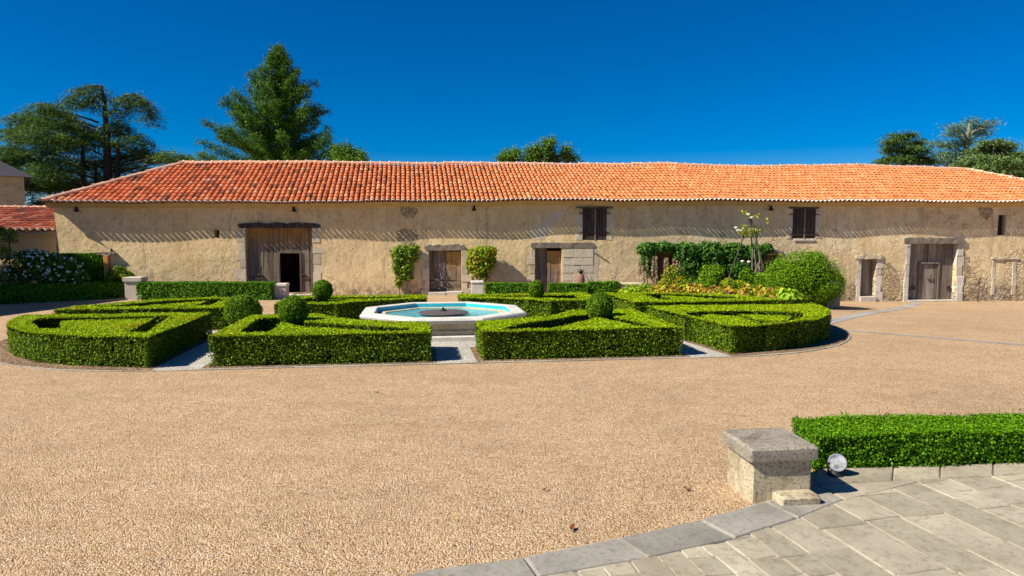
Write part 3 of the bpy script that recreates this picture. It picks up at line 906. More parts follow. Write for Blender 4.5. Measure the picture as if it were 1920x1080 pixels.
for k in range(5):
    a = fp(530 + k * 11.4, 551)[0]; c = fp(530 + (k + 1) * 11.4, 551)[0]
    b.cbox(a, c - .01, -.28, .12, -.05, .07 + random.uniform(-.015, .02), .02, 0, .012)
b.build('doorstep', M['stone_pale'], gate)
beam(*[fp(x, 420)[0] for x in (447, 602)], fp(520, 427.5)[1], fp(520, 418.5)[1], -.05, .25, 3, 22, 0.035).build('lintel', M['wood_dark'], barn)
jambs(barn, M['stone_jamb'], u0, u1, z0, z1 - .02, 0.33, 0.42, 4)

# centre door of two unequal leaves
u0, u1, z0, z1 = OP['door_c']
dr = bpy.data.objects.new('door', None); COL.objects.link(dr); dr.parent = barn
um = fp(836, 500)[0]
b = MB(); planks(b, u0, um, z0 + .55, z1, 0.22, 0.17)
for k in range(3): b.box(u0, um, 0.21, 0.26, z0 + .1 + k * .15, z0 + .243 + k * .15)
b.build('door_leaf', M['wood_door'], dr)
b = MB(); planks(b, um + .01, u1, z0 + .55, z1 - .06, 0.15, 0.19)
for k in range(3): b.box(um + .01, u1, 0.14, 0.19, z0 + .1 + k * .15, z0 + .243 + k * .15)
b.build('door_leaf', M['wood_small'], dr)
b = MB(); b.cbox(u0 - .02, um, -.12, .2, z0 - .25, z0 + .10, .02); b.cbox(um + .01, u1 + .02, -.10, .13, z0 - .25, z0 + .13, .02)
b.build('doorstep', M['stone_pale'], dr)
beam(*[fp(x, 465)[0] for x in (796, 873)], fp(830, 469.5)[1], fp(830, 461)[1], -.06, .25, 5, 12, 0.012).build('lintel', M['beam_grey'], barn)
jambs(barn, M['stone_jamb'], u0, u1, z0 - .1, z1 - .01, 0.25, 0.34, 8, 0.03)
b = MB()
for k in range(7):
    a = fp(800 + k * 10, 460)[0]
    b.cbox(a, a + random.uniform(.16, .24), -.03, .1, fp(800, 461)[1] + .012, fp(800, 461)[1] + random.uniform(.06, .13), .02, 0, .01)
b.build('relieving_stones', M['rubble'], barn)

# narrow door with a long lintel, half the old opening walled up
u0, u1, z0, z1 = OP['door_d']
dr = bpy.data.objects.new('door', None); COL.objects.link(dr); dr.parent = barn
um = fp(1026, 500)[0]
b = MB(); planks(b, u0, um, z0, z1, 0.20, 0.13); b.build('door_leaf', M['wood_door'], dr)
b = MB(); planks(b, um + .008, u1, z0, z1 - .12, 0.17, 0.15); b.build('door_leaf', M['wood_small'], dr)
beam(*[fp(x, 460)[0] for x in (995, 1114)], fp(1050, 464.8)[1], fp(1050, 455)[1], -.06, .25, 9, 16, 0.014).build('lintel', M['beam_grey'], barn)
jambs(barn, M['stone_jamb'], u0, u1, z0, z1 - .01, 0.27, 0.0, 12)
b = MB()
pu0, pu1 = fp(1055, 500)[0], fp(1112, 500)[0]
zz = z0
rj = random.Random(3)
while zz < z1 - .1:
    hh = min(rj.uniform(.3, .36), z1 - .02 - zz)
    sp = rj.choice([.35, .62]) * (pu1 - pu0)
    for a, c in ((pu0, pu0 + sp), (pu0 + sp, pu1)):
        f = wob(a, zz) - .018 + rj.uniform(-.004, .004)
        b.cbox(a + .003, c - .003, f, .2, zz + .003, zz + hh - .003, .008)
    zz += hh
b.build('blocked_opening', M['patch'], barn)
b = MB()
pts = [fp(px, py) for px, py in ((1092, 466), (1104, 468), (1114, 472), (1124, 478.5), (1132, 484), (1139, 488.5))]
for i in range(len(pts) - 1):
    (ua, za), (ub, zb) = pts[i], pts[i + 1]
    th = .09 - .012 * i
    b.add([(ua, -.04, za - th), (ub, -.04, zb - th + .01), (ub, -.04, zb), (ua, -.04, za), (ua, .1, za - th), (ub, .1, zb - th), (ub, .1, zb), (ua, .1, za)],
          [(0, 1, 2, 3), (3, 2, 6, 7), (4, 5, 1, 0)])
b.build('brace', M['beam_grey'], barn)

# shuttered loft windows
def shutter(key, lint, bars, sill, seed):
    u0, u1, z0, z1 = OP[key]
    wn_ = bpy.data.objects.new('window', None); COL.objects.link(wn_); wn_.parent = barn
    um = (u0 + u1) / 2 + .02
    for a, c in ((u0 + .01, um - .03), (um + .03, u1 - .01)):
        b = MB(); planks(b, a, c, z0 + .01, z1 - .03, 0.0, 0.15, jt=.006)
        sh = b.build('shutter', M['wood_dark'], wn_)
        for py in bars:
            zz = fp(1110, py)[1]
            sgn = -1 if a == u0 + .01 else 1
            x0, x1 = (a - .08, c) if sgn < 0 else (a, c + .08)
            q = MB().box(x0, x1, -.035, -.013, zz - .025, zz + .025)
            xe = x0 if sgn < 0 else x1
            q.tube([(xe, -.03, zz), (xe + sgn * .05, -.05, zz - .01), (xe + sgn * .07, -.05, zz - .06)], .018, 5)
            q.build('hinge', M['iron'], sh)
    MB().box(um - .028, um + .028, -.03, .05, z0 - .02, z1 - .02).build('mullion', M['wood_grey'], wn_)
    MB().box(u0 - .005, u1 + .005, .06, .099, z0, z1).build('back_board', M['black'], wn_)
    la, lb, ly0, ly1 = lint
    beam(fp(la, ly0)[0], fp(lb, ly0)[0], fp(la, ly1)[1], fp(la, ly0)[1], -.10, .2, seed, 10, .012).build('lintel', M['wood_beam'], wn_)
    if sill:
        q = MB(); q.cbox(fp(sill[0], 450)[0], fp(sill[1], 450)[0], -.05, .1, fp(1500, sill[3])[1], fp(1500, sill[2])[1], .015)
        q.build('sill', M['stone_pale'], wn_)
    jambs(wn_, M['stone_jamb'], u0, u1, z0, z1 - .05, .22, .22, seed, .008)
shutter('win_a', (1080, 1148, 388, 391), (400, 437), None, 21)
shutter('win_b', (1478, 1535, 388.5, 391.5), (401, 440), (1488, 1528, 448.5, 452), 22)

# small door on the right
u0, u1, z0, z1 = OP['door_e']
dr = bpy.data.objects.new('door', None); COL.objects.link(dr); dr.parent = barn
b = MB(); planks(b, u0, u1, z0, z1, 0.30, 0.14); b.build('door_leaf', M['wood_grey'], dr)
b = MB(); b.cbox(u0 - .03, u1 + .03, -.06, .3, z0 - .3, z0 + .05, .02); b.build('doorstep', M['stone_pale'], dr)
q = beam(fp(1604, 480)[0], fp(1655, 480)[0], fp(1600, 485.5)[1], fp(1600, 478)[1], -.07, .2, 31, 10, .03); q.build('lintel', M['stone_jamb'], barn)
jambs(barn, M['stone_white'], u0, u1, z0 - .2, z1 - .01, .2, .3, 32, .012, .08)
# right carriage gate with wicket
u0, u1, z0, z1 = OP['gate_r']
gate = bpy.data.objects.new('carriage_gate', None); COL.objects.link(gate); gate.parent = barn
wk = (*[fp(x, 520)[0] for x in (1729, 1764)], z0 - .1, fp(1745, 495)[1])
b = MB(); planks(b, u0, u1, z0, z1, 0.24, 0.19, [wk])
um = fp(1748, 470)[0]
b.box(um - .03, um + .03, .20, .236, wk[3] + .06, z1)
b.build('door_leaf', M['wood_grey'], gate)
b = MB()
b.box(wk[0] - .06, wk[0], .19, .236, z0, wk[3] + .06); b.box(wk[1], wk[1] + .07, .19, .236, z0, wk[3] + .06); b.box(wk[0] + .002, wk[1] - .002, .18, .236, wk[3], wk[3] + .07)
b.build('wicket_frame', M['wood_door'], gate)
b = MB(); planks(b, wk[0] + .01, wk[1] - .01, z0 + .04, wk[3] - .02, .255, .15)
wd = b.build('wicket', M['wood_grey'], gate)
uh, zh = fp(1752, 525)
MB().box(uh - .14, uh + .02, .21, .252, zh - .02, zh + .02).tube([(uh, .2, zh), (uh, .2, zh + .18)], .015).build('handle', M['iron'], wd)
for px, sg, pz in ((1712, 1, 540), (1779, -1, 540)):
    uu, zz = fp(px, pz, .2)
    hook(uu, zz, 0.215, sg, 0.17).build('strap_hinge', M['iron'], gate)
b = MB(); b.cbox(u0 - .02, u1 + .03, -.1, .3, z0 - .3, z0 + .03, .02); b.build('doorstep', M['stone_pale'], gate)
beam(fp(1694, 450)[0], fp(1807, 450)[0], fp(1750, 457)[1], fp(1750, 446)[1], -.08, .25, 41, 14, .03).build('lintel', M['beam_grey'], barn)
jambs(barn, M['stone_white'], u0, u1, z0 - .1, z1 - .03, .22, .30, 42, .02, .10)
# little barred window with an ochre lintel stone
u0, u1, z0, z1 = OP['win_c']
wn_ = bpy.data.objects.new('window', None); COL.objects.link(wn_); wn_.parent = barn
MB().box(u0, u1, .2, .26, z0, z1).build('pane', M['black'], wn_)
q = MB()
for k in (1, 2): q.box(u0 + (u1 - u0) * k / 3 - .012, u0 + (u1 - u0) * k / 3 + .012, .06, .084, z0, z1)
for k in (1, 2, 3): q.box(u0, u1, .086, .104, z0 + (z1 - z0) * k / 4 - .01, z0 + (z1 - z0) * k / 4 + .01)
q.build('grille', M['iron'], wn_)
MB().cbox(u0 - .1, u1 + .32, -.025, .2, z1, z1 + .31, .02).build('lintel', m_plain('ochre_stone', (0.42, 0.29, 0.07), (0.5, 0.36, 0.12), 4), wn_)
MB().cbox(u1 + .003, u1 + .24, -.02, .2, z0 - .02, z1 - .01, .02).build('jamb', M['stone_pale'], wn_)
MB().cbox(u0 - .12, u0 - .003, -.02, .2, z0 - .02, z1 - .01, .02).build('jamb', M['stone_pale'], wn_)
# walled-up doorway at the far right
b = MB()
a0, a1 = fp(1866, 520)[0], fp(1897, 520)[0]
zb_, zt_ = fp(1880, 553)[1], fp(1880, 486)[1]
jambs(barn, M['stone_jamb'], a0, a1, zb_, zt_, .16, .2, 51, .015, .06)
beam(a0 - .2, a1 + .25, zt_, zt_ + .09, -.05, .1, 52, 8, .02).build('lintel', M['stone_jamb'], barn)
# two brown doors half hidden by ivy
for k in ('ivy_door', 'ivy_door2'):
    u0, u1, z0, z1 = OP[k]
    dr = bpy.data.objects.new('door', None); COL.objects.link(dr); dr.parent = barn
    b = MB(); planks(b, u0, u1, z0, z1, .25, .16); b.build('door_leaf', M['wood_brown'], dr)
beam(fp(1420, 473)[0], fp(1466, 473)[0], fp(1440, 477)[1], fp(1440, 469)[1], -.06, .2, 61, 8, .015).build('lintel', M['beam_grey'], barn)
# patches of newer, greyer render
def patch(poly, seed):
    rj = random.Random(seed)
    pts = [fp(*p) for p in poly]
    c = np.mean(pts, 0)
    den = []
    for i in range(len(pts)):
        p, q = np.array(pts[i]), np.array(pts[(i + 1) % len(pts)])
        m = max(2, int(np.linalg.norm(q - p) / .12))
        for k in range(m):
            w_ = p + (q - p) * k / m
            den.append(w_ + np.array([rj.uniform(-.035, .035), rj.uniform(-.035, .035)]))
    n = len(den)
    vs = [(p[0], wob(p[0], p[1]) - .004, p[1]) for p in den] + [(c[0] + (p[0] - c[0]) * 1.01, wob(p[0], p[1]) + .02, c[1] + (p[1] - c[1]) * 1.01) for p in den]
    return vs, [tuple(range(n))] + [(i, n + i, n + (i + 1) % n, (i + 1) % n) for i in range(n)]
for s, poly in enumerate([[(1040, 396), (1062, 396), (1052, 412), (1030, 425), (1022, 447), (1000, 450), (994, 438), (1012, 420)],
                          [(1098, 462), (1118, 462), (1122, 486), (1120, 535), (1100, 538)]]):
    MB().add(*patch(poly[::-1], s)).build('render_patch', M['patch'], barn)
#@@SIDE
for s_, poly in enumerate([[(752, 388), (768, 386), (783, 390), (785, 399), (776, 408), (764, 411), (753, 404)],
                           [(742, 433), (756, 428), (772, 431), (784, 440), (780, 456), (766, 460), (748, 452)],
                           [(1655, 500), (1668, 492), (1682, 510), (1690, 545), (1676, 560), (1658, 552), (1650, 530)],
                           [(1806, 470), (1818, 480), (1822, 515), (1812, 530), (1806, 505)],
                           [(1832, 386), (1858, 388), (1862, 402), (1850, 414), (1836, 404)],
                           [(1585, 540), (1600, 530), (1606, 552), (1596, 558), (1580, 556)]]):
    MB().add(*patch(poly[::-1], 20 + s_)).build('worn_patch', M['worn'], barn)
# ------------------------------------------------------------------ lamps hung under the eaves
for px, py, lab in ((143, 393, 'small black bell lamp on the wall near the barn\'s left corner'), (551, 393, 'small black bell lamp on the wall above the open carriage gate'),
                (889, 391, 'small black bell lamp on the wall above the potted yellow climber'), (1446, 391, 'small black bell lamp on the wall beside the right shuttered window')):
    u, z = fp(px, py, -.15)
    lo = empty('wall_lamp', lab, 'lamp', fw(u, -.15, z), FA, 'bell lamps under the barn eaves')
    MB().lathe([(.01, .12), (.035, .10), (.05, .04), (.085, -.05), (.095, -.09), (.07, -.09)], 12).build('lamp_shade', M['black'], lo)
    MB().tube([(0, .19, .16), (0, .05, .17), (0, 0, .10)], .014, 6).build('bracket', M['black'], lo)
    MB().lathe([(.0, -.13), (.04, -.11), (.05, -.08)], 10).build('bulb', M['stone_rim'], lo)

# ------------------------------------------------------------------ the lower annex and the far house on the left
annex = empty('annex', 'low side building with old red tile roof left of the long barn', 'building', FO, FA)
AV = 1.0
ae = fp(60, 433, AV - .4)[1]; ar = fp(60, 390, AV + 4.2)[1]
au0 = wu0 - 9
b = MB()
b.box(au0, wu0 - .004, AV, AV + 8.4, -1, ae - .02)
b.build('wall', M['annex'], annex)
MB().box(au0, wu0 - .006, AV - .34, AV - .2, ae - .10, ae - .035).build('gutter', M['gutter'], annex)
Ea = lambda u: (u, AV - .4, ae); Ra = lambda u: (u, AV + 4.2, ar)
ac = list(np.arange(au0, wu0 - .05, .29))
b = MB(); tiles(b, Ea, Ra, ac, 10, lambda u: 1.0, lambda u: .118, 0.035, 1.0, ext=.006)
b.build('roof', M['tile_dark'], annex)
b = MB(); tiles(b, Ea, Ra, ac, 1, lambda u: 1.0, lambda u: .122, 0.0, .04, jit=.6)
b.build('eave_tiles', M['lime'], annex)
b = MB()
b.add([(au0, AV - .36, ae - .02), (wu0 - .005, AV - .36, ae - .02), (wu0 - .005, AV + 4.2, ar - .03), (au0, AV + 4.2, ar - .03), (au0, AV + 8.6, ae), (wu0 - .005, AV + 8.6, ae)],
      [(0, 1, 2, 3), (3, 2, 5, 4)])
b.build('roof_underlay', M['under'], annex)
b = MB(); bl = MB()
ridge(b, bl, [(au0, AV + 4.2, ar), (wu0 - .1, AV + 4.2, ar)], .13, .43)
b.build('ridge_tiles', [M['lime_ridge'], M['lime']], annex)

HY = 44.0
hc0 = at(46, 360, HY)
hs_ = empty('house', 'stone house with dark slate roof at the far left edge', 'house', (hc0.x, HY, 0), R(38))
zt_ = at(20, 334, HY).z
ht = zt_ + .1
MB().box(-10, 0, 0, 7, -1, ht).build('wall', M['rubble'], hs_)
b = MB()
b.add([(.5, -.5, ht - .05), (.5, 7.5, ht - .05), (-3.2, 3.5, ht + 2.4), (-7, 3.5, ht + 2.4), (-10.5, -.5, ht - .05), (-10.5, 7.5, ht - .05)],
      [(0, 1, 2), (4, 0, 2, 3), (5, 4, 3), (1, 5, 3, 2), (0, 4, 5, 1)])
b.build('roof', M['slate'], hs_)
zw0, zw1 = at(5, 364, HY).z, at(5, 344, HY).z
wf = MB().box(-2.15, -1.35, -.06, .05, zw0, zw1).build('window', M['lime'], hs_)
MB().box(-1.85, -1.5, -.075, -.062, zw0 + .08, zw1 - .1).build('pane', M['slate'], wf)

# the courtyard's left wing, just outside the frame: it shades the left corner
wing = empty('wing', 'stone side wing with tiled roof closing the left side of the courtyard', 'building', (-21.6, 25.1, 0), R(-10))
MB().box(-8, 0, -13, 0, -1, 6.65).build('wall', M['facade'], wing)
b = MB()
b.add([(-8.5, -13.5, 6.6), (.45, -13.5, 6.6), (.45, .2, 6.6), (-8.5, .2, 6.6), (-4, -9.5, 8.3), (-4, -5.2, 8.3)],
      [(0, 1, 4), (1, 2, 5, 4), (2, 3, 5), (3, 0, 4, 5), (3, 2, 1, 0)])
b.build('roof', M['under'], wing)

# ------------------------------------------------------------------ fountain
fc = (-1.80, 18.05)
ft = empty('fountain', 'octagonal stone fountain basin with blue water in the middle of the parterre', 'fountain', (fc[0], fc[1], 0), PA)
oc = lambda ap: ap / math.cos(math.pi / 8)
ph = math.pi / 8
def octring(mb, prof, mi=0):
    """closed octagonal ring swept along a list of (apothem, z)"""
    n = len(prof)
    vs = [(oc(r) * math.cos(k * math.pi / 4 + ph), oc(r) * math.sin(k * math.pi / 4 + ph), z) for r, z in prof for k in range(8)]
    fs = [(i * 8 + k, i * 8 + (k + 1) % 8, ((i + 1) % n) * 8 + (k + 1) % 8, ((i + 1) % n) * 8 + k) for i in range(n) for k in range(8)]
    mb.add(vs, fs, mi)
b = MB(); octring(b, [(2.06, -.05), (2.06, .10), (2.03, .125), (1.2, .125), (1.2, -.05)]); b.build('step', M['stone_rim'], ft)
b = MB(); octring(b, [(1.94, .12), (1.94, .235), (1.91, .255), (1.93, .42), (1.5, .42), (1.5, .12)]); b.build('pedestal', M['stone_ped'], ft)
b = MB(); octring(b, [(1.80, .405), (2.02, .415), (2.06, .44), (2.08, .49), (2.05, .525), (2.0, .54), (1.74, .545), (1.72, .53), (1.72, .405)]); b.build('rim', M['stone_rim'], ft)
M['pool'] = m_plain('pool_paint', (0.02, 0.42, 0.56), (0.035, 0.50, 0.64), 3, 0.5, 0.1)
b = MB(); octring(b, [(1.715, .52), (1.715, .10), (1.0, .10), (1.0, .09), (1.73, .09), (1.73, .52)])
b.add([(oc(1.02) * math.cos(k * math.pi / 4 + ph), oc(1.02) * math.sin(k * math.pi / 4 + ph), .10) for k in range(8)], [tuple(range(8))])
b.build('basin', M['pool'], ft)
n = NT('water')
wb = n.bsdf((0.22, 0.66, 0.74), 0.05, n.bump(n.noise(9, 5, 0.6, dist=0.5), 0.25, 0.02))
wb.inputs['Transmission Weight'].default_value = 0.55
wb.inputs['IOR'].default_value = 1.15
b = MB(); b.add([(oc(1.712) * math.cos(k * math.pi / 4 + ph), oc(1.712) * math.sin(k * math.pi / 4 + ph), .40) for k in range(8)], [tuple(range(8))])
b.build('water', n.m, ft)
dk = MB().lathe([(.02, .435), (.62, .44), (.66, .45), (.66, .465), (.62, .475), (.1, .495), (.02, .50)], 40).build('disc', m_plain('iron_disc', (0.075, 0.06, 0.06), (0.12, 0.10, 0.095), 9, .7), ft, smooth=False)
MB().lathe([(.09, .50), (.08, .53), (.035, .54), (.035, .58), (.01, .59)], 12).build('nozzle', M['black'], dk)
MB().lathe([(.32, .1), (.30, .425)], 16).build('column', M['stone_ped'], ft)
# drops of the jet
b = MB()
rj = random.Random(11)
for k in range(150):
    h = rj.random() ** 0.9
    z = .6 + 1.15 * h
    spread = .03 + .17 * (1 - h) if rj.random() < .6 else .05 + .12 * rj.random()
    x, y = rj.gauss(0, spread), rj.gauss(0, spread)
    s = rj.uniform(.003, .0075)
    b.add([(x - s, y, z), (x, y - s, z), (x + s, y, z), (x, y + s, z), (x, y, z + s * 1.7), (x, y, z - s * 1.7)],
          [(0, 1, 4), (1, 2, 4), (2, 3, 4), (3, 0, 4), (1, 0, 5), (2, 1, 5), (3, 2, 5), (0, 3, 5)])
n = NT('spray'); wsp = n.bsdf((0.9, 0.93, 0.95), 0.15, None, 0, 0.6); wsp.inputs['Transmission Weight'].default_value = 0.35
b.build('water_jet', n.m, ft)['kind'] = 'stuff'
#@@HEDGES
# ------------------------------------------------------------------ hedges
def inpoly(P, poly):
    x, y = P[:, 0], P[:, 1]
    c = np.zeros(len(P), bool)
    n = len(poly)
    for i in range(n):
        x0, y0 = poly[i]; x1, y1 = poly[i - 1]
        cond = (y0 > y) != (y1 > y)
        xi = (x1 - x0) * (y - y0) / ((y1 - y0) if y1 != y0 else 1e-9) + x0
        c ^= cond & (x < xi)
    return c
def area(poly): return sum(poly[i - 1][0] * poly[i][1] - poly[i][0] * poly[i - 1][1] for i in range(len(poly))) / 2
def ccw(poly): return poly if area(poly) > 0 else poly[::-1]
def inset(poly, d):
    """move every edge of a CCW polygon inwards by d"""
    n = len(poly); out = []
    for i in range(n):
        p0, p1, p2 = Vector(poly[i - 1]), Vector(poly[i]), Vector(poly[(i + 1) % n])
        a, c = (p1 - p0).normalized(), (p2 - p1).normalized()
        na, nc = Vector((-a.y, a.x)), Vector((-c.y, c.x))
        m = (na + nc)
        if m.length < 1e-6: m = na
        m.normalize()
        k = d / max(0.35 if d > 0 else 0.75, m.dot(na))
        out.append(tuple(p1 + m * k))
    return out
def lump(P, amp):
    x, y, z = P[:, 0], P[:, 1], P[:, 2]
    return amp * (np.sin(3.1 * x + 1.7 * y + .5) + np.sin(2.3 * y - 4.1 * z + 1.1 * x) + .7 * np.sin(7.3 * x - 2.2 * z) + .7 * np.sin(6.1 * y + 3 * z + 2)) / 3
def hedge(name, outer, holes, z0, z1, mat, L, W, dens, label=None, cat='hedge', group=None, parent=None, amp=.025, ztop=None, thin=1.25, fringe=.018, sprigs=0.0):
    outer = ccw(outer); holes = [ccw(h) for h in holes]
    core = MB()
    ins = .125
    # core: side walls, plus a top laid as a grid of small cells inside the outline
    zt_ins = .05
    oc_ = inset(outer, ins)
    hc = [inset(h, -.08) for h in holes]
    for poly in [oc_] + [h[::-1] for h in hc]:
        n = len(poly)
        core.add([(p[0], p[1], z0) for p in poly] + [(p[0], p[1], z1 - zt_ins) for p in poly],
                 [(i, (i + 1) % n, n + (i + 1) % n, n + i) for i in range(n)])
    if not holes:
        core.add([(p[0], p[1], z1 - zt_ins) for p in oc_], [tuple(range(len(oc_)))])
    else:
        xs_, ys_ = [p[0] for p in outer], [p[1] for p in outer]
        st = .08
        GX, GY = np.meshgrid(np.arange(min(xs_), max(xs_), st), np.arange(min(ys_), max(ys_), st))
        C = np.stack([GX.ravel() + st / 2, GY.ravel() + st / 2], 1)
        ok = inpoly(C, outer)
        for h in holes: ok &= ~inpoly(C, h)
        for cx, cy in C[ok]:
            core.add([(cx - st / 2, cy - st / 2, z1 - zt_ins), (cx + st / 2, cy - st / 2, z1 - zt_ins), (cx + st / 2, cy + st / 2, z1 - zt_ins), (cx - st / 2, cy + st / 2, z1 - zt_ins)], [(0, 1, 2, 3)])
    Ps, Ns = [], []
    xs_, ys_ = [p[0] for p in outer], [p[1] for p in outer]
    bw, bh = max(xs_) - min(xs_), max(ys_) - min(ys_)
    m = int(bw * bh * dens)
    Q = np.stack([rng.uniform(min(xs_), max(xs_), m), rng.uniform(min(ys_), max(ys_), m)], 1)
    ok = inpoly(Q, outer)
    for h in holes: ok &= ~inpoly(Q, h)
    Q = Q[ok]
    P = np.concatenate([Q, np.full((len(Q), 1), z1)], 1)
    Ps.append(P); Ns.append(np.tile([0, 0, 1.0], (len(P), 1)))
    for poly, sg in [(outer, 1)] + [(h, -1) for h in holes]:
        n = len(poly)
        for i in range(n):
            p, q = np.array(poly[i]), np.array(poly[(i + 1) % n])
            d = q - p; Ln = np.linalg.norm(d)
            if Ln < 1e-6: continue
            nr = np.array([d[1], -d[0]]) / Ln * sg
            k = int(Ln * (z1 - z0) * dens * thin)
            t = rng.random((k, 1))
            zz = z0 + (z1 - z0) * rng.random((k, 1)) ** .85
            P = np.concatenate([p + d * t, zz], 1)
            P[:, :2] -= nr * (.075 * rng.random((k, 1)))
            # round the top arris
            r = np.clip((zz - (z1 - .07)) / .07, 0, 1)
            P[:, :2] -= nr * (r ** 2) * .04
            Ps.append(P); Ns.append(np.tile([nr[0], nr[1], .1], (k, 1)))
    P = np.concatenate(Ps); N = unit(np.concatenate(Ns))
    fr = np.where(N[:, 2] > .8, fringe * .55, fringe)
    P = P + N * (lump(P, amp) * np.where(N[:, 2] > .8, .6, 1) + rng.normal(0, 1, len(P)) * fr - .012)[:, None]
    P[:, 2] = np.maximum(P[:, 2], z0 + .01)
    if ztop is not None: P[:, 2] += ztop(P) * (P[:, 2] - z0) / (z1 - z0)
    # bald spots: drop leaves where a slow noise is low
    bald = lump(P * 2.3 + 5, 1.0)
    keep = (bald > -0.75) | (rng.random(len(P)) < .6)
    low = (N[:, 2] < .5) & (P[:, 2] < z0 + .45 * (z1 - z0)) & (lump(P * 1.7 + 11, 1.0) < -.35)
    keep &= ~(low & (rng.random(len(P)) < .6))
    P, N = P[keep], N[keep]
    nt_ = int((N[:, 2] > .8).sum()); ns_ = len(P) - nt_
    V = np.concatenate([leaf_arrays(P[N[:, 2] > .8], N[N[:, 2] > .8], L, W, .40), leaf_arrays(P[N[:, 2] <= .8], N[N[:, 2] <= .8], L, W, .6)])
    if sprigs:
        k = int(sprigs * bw)
        idx = rng.choice(np.where(N[:, 2] > .8)[0], k)
        SP = []
        for i in idx:
            h = rng.uniform(.04, .10); n_l = int(h / .01)
            tt = np.linspace(0, h, n_l)
            lean = rng.normal(0, .2, 2)
            SP.append(np.stack([P[i, 0] + lean[0] * tt + rng.normal(0, .008, n_l), P[i, 1] + lean[1] * tt + rng.normal(0, .008, n_l), P[i, 2] + tt], 1))
        SP = np.concatenate(SP)
        V = np.concatenate([V, leaf_arrays(SP, np.tile([0, 0, .6], (len(SP), 1)), L, W, .9)])
    lm_ = np.ones(len(V) // 4, int); lm_[nt_:nt_ + ns_] = 2  # side faces take the leaf colour that has shade painted into it
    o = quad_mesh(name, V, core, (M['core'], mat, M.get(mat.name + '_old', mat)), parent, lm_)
    if label: tag(o, label, cat, group)
    return o

HZ = .60
OA = [(-4.65, BF), (-.5, BF), (-.5, -3.18)] + [(-1.2, -2.98), (-1.9, -2.6), (-2.6, -2.05), (-3.0, -1.45), (-3.1, -1.25)] + [(-4.65, -1.25)]
HA = [(-4.05, -4.15), (-1.05, -4.2), (-1.1, -3.75), (-1.7, -3.42), (-2.5, -2.9), (-3.2, -2.2), (-3.55, -1.75), (-4.05, -1.75)]
IA = [(-3.35, -3.85), (-1.75, -3.92), (-2.5, -3.38), (-3.2, -2.75), (-3.3, -2.9)]
OL = [(-5.72, BF + .04)] + [(-5.6 + (a + 5.6) * .955, c) for a, c in arc(-5.6, 0.05, 4.65, 262, 188, 11)] + [(-9.95, -.55), (-5.75, -.55)]
HL = [(-6.35, -1.1), (-6.35, -3.9)] + arc(-5.9, 0, 3.75, 258, 195, 8) + [(-9.5, -1.0)]
IL = [(-6.9, -1.12), (-7.05, -2.3), (-7.7, -3.05), (-8.5, -2.4), (-8.85, -1.12)]
def lo(pts):
    out = []
    for px, py in pts:
        q = onz(px, py, HZ); d = Vector((q.x, q.y)) - PC
        out.append((d.dot(pe1), d.dot(pe2)))
    return out
HA = lo([(447, 622), (768, 620), (768, 614.5), (660, 608.5), (577, 603), (525, 594.5), (487, 595)])
IA = lo([(499, 619.8), (742, 619), (650, 613), (574, 608.5), (528, 599)])
HL = lo([(57, 604), (68, 597), (112, 594.5), (320, 591.5), (275, 624), (200, 621), (125, 617.5), (74, 615)])
IL = lo([(109, 599), (160, 594.5), (292, 593), (235, 620.5), (180, 617), (111, 613)])
HBR = lo([(940, 616), (1230, 612.5), (1182, 599), (1128, 587.5), (1085, 589.5), (1000, 603), (950, 611)])
IBR = lo([(1020, 614), (1214, 612), (1170, 600), (1120, 590.5)])
HR = lo([(1283, 584), (1292, 591), (1330, 597), (1430, 606), (1488, 601.5), (1508, 593), (1505, 585), (1400, 581.5)])
IR = lo([(1310, 588), (1327, 593), (1432, 603.5), (1384, 589), (1332, 584.5)])
IR2 = lo([(1384, 587), (1415, 596.5), (1452, 600.5), (1478, 598), (1484, 590)])
def mir(p, sa=1, sb=1): return [(q[0] * sa, q[1] * sb) for q in p]
def back(p):   # the rear half is a little shallower
    return [(a, -bb * (BB_ / -BF) if bb < -1.3 else -bb) for a, bb in p]
DL = 3600
GH = 'clipped box hedges of the parterre'
def bed(outer, hole, inner, lo, li, L, W, dens):
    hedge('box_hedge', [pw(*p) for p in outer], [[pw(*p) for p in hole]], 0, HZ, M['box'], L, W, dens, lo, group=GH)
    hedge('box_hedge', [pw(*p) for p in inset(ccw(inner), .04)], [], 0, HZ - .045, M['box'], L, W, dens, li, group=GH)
bed(OA, HA, IA, 'clipped box hedge ring left of the white path before the fountain, topiary ball inside',
    'small clipped box wedge inside the hedge ring in front and left of the fountain',   .040, .025, DL)
bed(mir(OA, -1), HBR, IBR, 'clipped box hedge ring right of the white path before the fountain, topiary ball inside',
    'small clipped box wedge inside the hedge ring in front and right of the fountain',   .040, .025, DL)
bed(OL, HL, IL, 'large rounded box hedge ring at the front left end of the parterre',
    'broad leaf-shaped box block inside the rounded front left hedge ring',   .040, .025, DL)
def right(p): return [(5.28 if 5.6 < a < 5.8 and c > -4 else a, c) for a, c in mir(p, -1)]
bed(right(OL), HR, IR, 'large rounded box hedge ring at the front right end of the parterre, yellowed in places',
    'slender box wedge nearest the fountain inside the rounded front right hedge ring', .042, .026, DL * .9)
hedge('box_hedge', [pw(*p) for p in IR2], [], 0, HZ - .02, M['box'], .042, .026, DL * .9, 'box wedge at the outer end inside the rounded front right hedge ring', group=GH)
HC = [(-4.1, 3.15), (-1.0, 3.2), (-1.1, 2.9), (-1.8, 2.6), (-2.6, 2.2), (-3.4, 1.75), (-4.1, 1.75)]
IC = [(-3.4, 2.95), (-1.9, 3.0), (-2.6, 2.55), (-3.3, 2.1)]
OC = back(OA)
bed(OC, HC, IC, 'clipped box hedge ring behind the fountain on its left, a topiary ball inside',
    'small clipped box wedge inside the hedge ring behind the fountain on the left', .050, .031, 2100)
